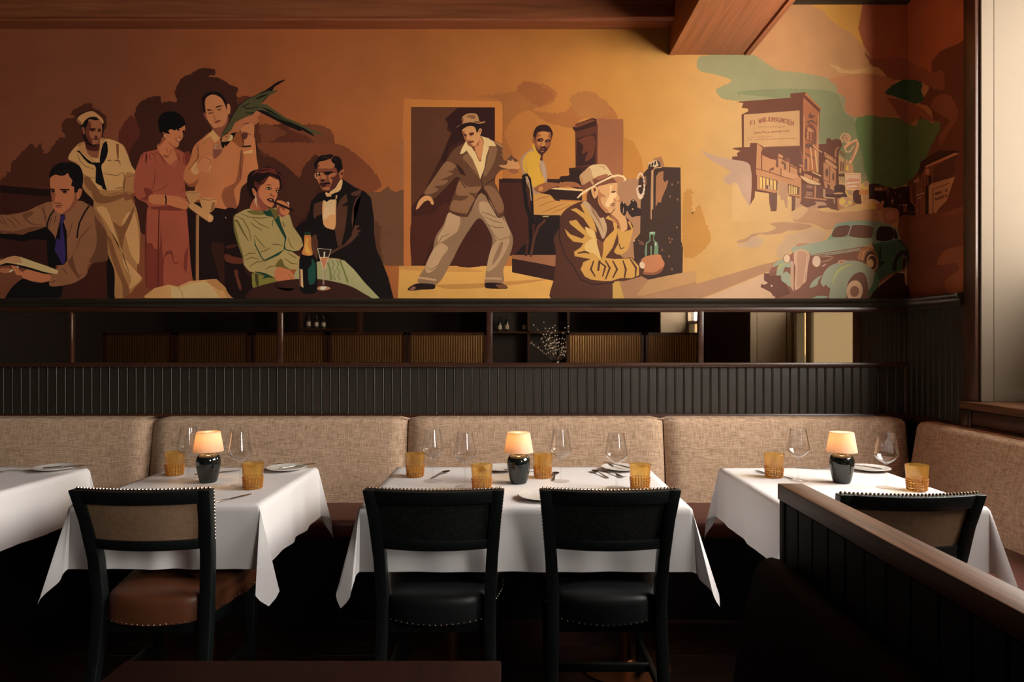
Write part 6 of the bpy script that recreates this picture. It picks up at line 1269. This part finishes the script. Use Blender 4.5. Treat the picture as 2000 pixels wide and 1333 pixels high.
# corner table
put('lamp', 1644, 943, 'lit table lamp with dark glazed base on the corner table by the window')
put('wine', 1559, 939, 'wine glass left of the lamp on the corner table')
put('wine', 1731, 953, 'wine glass right of the lamp on the corner table')
put('cup', 1512, 932, 'amber tumbler at the left of the corner table')
put('cup', 1791, 958, 'amber tumbler at the right of the corner table above the tan-backed chair')
put('plate', 1698, 919, 'side plate right of the lamp on the corner table')
put('knife', 1722, 924, 'knife resting on the corner table plate', D(128), .0155)
put('fork', 1548, 936, 'fork behind the wine glass left of the lamp on the corner table', D(120))
put('fork', 1628, 985, 'fork tines showing between lamp and tan-backed chair', D(92))
put('knife', 1640, 919, 'knife tip showing left behind the corner table lamp', D(160))
# far left table
put('plate', 107, 918, 'side plate on the far left table')
put('knife', 84, 922, 'dark knife lying across the far left plate', D(25), .0155)
put('fork', 76, 919, 'fork lying left of the far left plate', D(200))
# ---------------------------------------------------------------- what the mirrors show: the room behind the camera
def mir(px, py, d):                # a point seen in the mirror at folded distance d
    return ((px-CX)*d/F, 2*YW-d, HC+(CY-py)*d/F)
panels = [(205,342),(346,490),(497,640),(643,794),(797,951),(1106,1256),(1260,1370)]
sl = ['leftmost reeded glass screen panel seen in the mirrors', 'reeded screen panel reflected below the sailor', 'reeded screen panel reflected below the seated woman in green',
      'reeded screen panel reflected below the bottle shelf on the left', 'reeded screen panel reflected left of the bottles and twigs', 'lit bronze reeded screen panel reflected right of the twigs', 'brightest bronze reeded screen panel reflected beside the window']
for (a, b), lab in zip(panels, sl):
    d = 7.92; xa, ya, zt = mir(a, 650, d); xb_, _, _ = mir(b, 650, d)
    t = thing('glass_screen', lab, 'screen', ((xa+xb_)/2, ya, 0), 0, 'reeded glass screens behind the camera'); h = (xb_-xa)/2
    fr = MB(); fr.box(-h, -h+.03, -.02, .02, 0, zt); fr.box(h-.03, h, -.02, .02, 0, zt); fr.box(-h, h, -.02, .02, zt-.03, zt); fr.box(-h, h, -.02, .02, .80, .84)
    fr.build('frame', M['rail'], t)
    MB().box(-h+.03, h-.03, -.012, .012, 0, .80).build('lower_panel', M['darkwall'], t)
    g = MB(); nr = max(8, int((2*h-.06)/.028)); 
    g.grid(lambda u, v: (-h+.03+(2*h-.06)*u, .006+.004*abs(math.sin(PI*nr*u)), .84+(zt-.87)*v), nr*4, 1); g.box(-h+.03, h-.03, -.004, .004, .84, zt-.03)
    g.build('reeded_glass', M['reed'], t, ang=20)
# back bar with bottles
bx, by, bz = mir(955, 648, 12.4); bx2, _, _ = mir(1110, 648, 12.4)
bs = thing('bar_shelf', 'dark back bar shelving holding bottles, seen in the mirror', 'shelf', (0,0,0))
MB().box(bx, bx2, by-.3, by, bz-.03, bz).build('shelf_board', M['rail'], bs)
MB().box(bx, bx2, by-.3, by, .85, .90).build('counter', M['rail'], bs)
MB().box(bx, bx2, by-.32, by-.3, 0, 2.6).build('back_board', M['darkwall'], bs)
for x in (bx, (bx+bx2)/2, bx2): MB().box(x-.02, x+.02, by-.3, by, 0, 2.6).build('upright', M['rail'], bs)
def bottle(x, y, z, h, label):
    t = thing('bottle', label, 'bottle', (x,y,z), 0, 'bottles on the back bar')
    MB().lathe([(0,0),(.036,0),(.038,.01),(.038,.60*h),(.030,.68*h),(.014,.76*h),(.013,.97*h),(.016,h),(0,h)], 18).build('body', M['bottle'], t); bd = t.children[-1]
    MB().lathe([(.0386,.16*h),(.0386,.42*h)], 18).build('paper_label', M['paper'], bd)
for px, h, lab in ((976,.27,'left bottle with pale label on the mirrored bar shelf'),(990,.30,'right bottle with pale label on the mirrored bar shelf'),(1024,.28,'bottle behind the twigs on the mirrored bar shelf')):
    x, y, z = mir(px, 640, 12.55); bottle(x, y, bz, h, lab)
bx, by, bz3 = mir(585, 642, 12.4); bx2, _, _ = mir(700, 642, 12.4)
bs = thing('bar_shelf', 'dark shelf with three bottles seen in the mirror under the dinner jacket', 'shelf', (0,0,0))
MB().box(bx, bx2, by-.3, by, bz3-.03, bz3).build('shelf_board', M['rail'], bs)
for x in (bx, bx2): MB().box(x-.02, x+.02, by-.3, by, 0, 2.6).build('upright', M['rail'], bs)
for px, h, lab in ((603,.30,'leftmost bottle on the shelf mirrored under the dinner jacket'),(618,.27,'middle bottle on the shelf mirrored under the dinner jacket'),(632,.26,'rightmost bottle on the shelf mirrored under the dinner jacket')):
    x, y, z = mir(px, 640, 12.55); bottle(x, y, bz3, h, lab)
vx, vy, vz = mir(1085, 700, 9.6)
vp = thing('branch_vase', 'vase of bare budding twigs reflected in the mirror', 'vase', (vx, vy, .85))
MB().lathe([(0,0),(.06,0),(.09,.08),(.08,.16),(.04,.24),(.05,.26),(.045,.26),(.035,.24),(0,.05)], 20).build('vase', M['ceramic'], vp)
RB = random.Random(4); tw = MB(); bu = MB()
for i in range(26):
    a = RB.uniform(0, 2*PI); L = RB.uniform(.4, .85); el = RB.uniform(.5, 1.3)
    p = Vector((0,0,.2)); d_ = Vector((math.cos(a)*math.cos(el), math.sin(a)*math.cos(el), math.sin(el))); path = [p.copy()]
    for k in range(7):
        p = p+d_*L/7; d_ = (d_+Vector((RB.uniform(-.15,.15), RB.uniform(-.15,.15), RB.uniform(-.12,.08)))).normalized(); path.append(p.copy())
        if k > 1:
            bu.ball(p+Vector((RB.uniform(-.015,.015),0,.008)), .0075, 6, 4)
    tw.tube(path, [.004-.0004*k for k in range(8)], 5)
o = tw.build('twigs', M['twig'], vp); o['kind'] = 'stuff'; o = bu.build('buds', M['bud'], vp); o['kind'] = 'stuff'
st_ = thing('vase_stand', 'small dark stand under the vase of twigs', 'stand', (vx, vy, 0))
MB().box(-.18,.18,-.18,.18,.81,.849).build('top', M['rail'], st_, bevel=.004)
MB().box(-.15,.15,-.15,.15,0,.81).build('body', M['darkwall'], st_, bevel=.004)
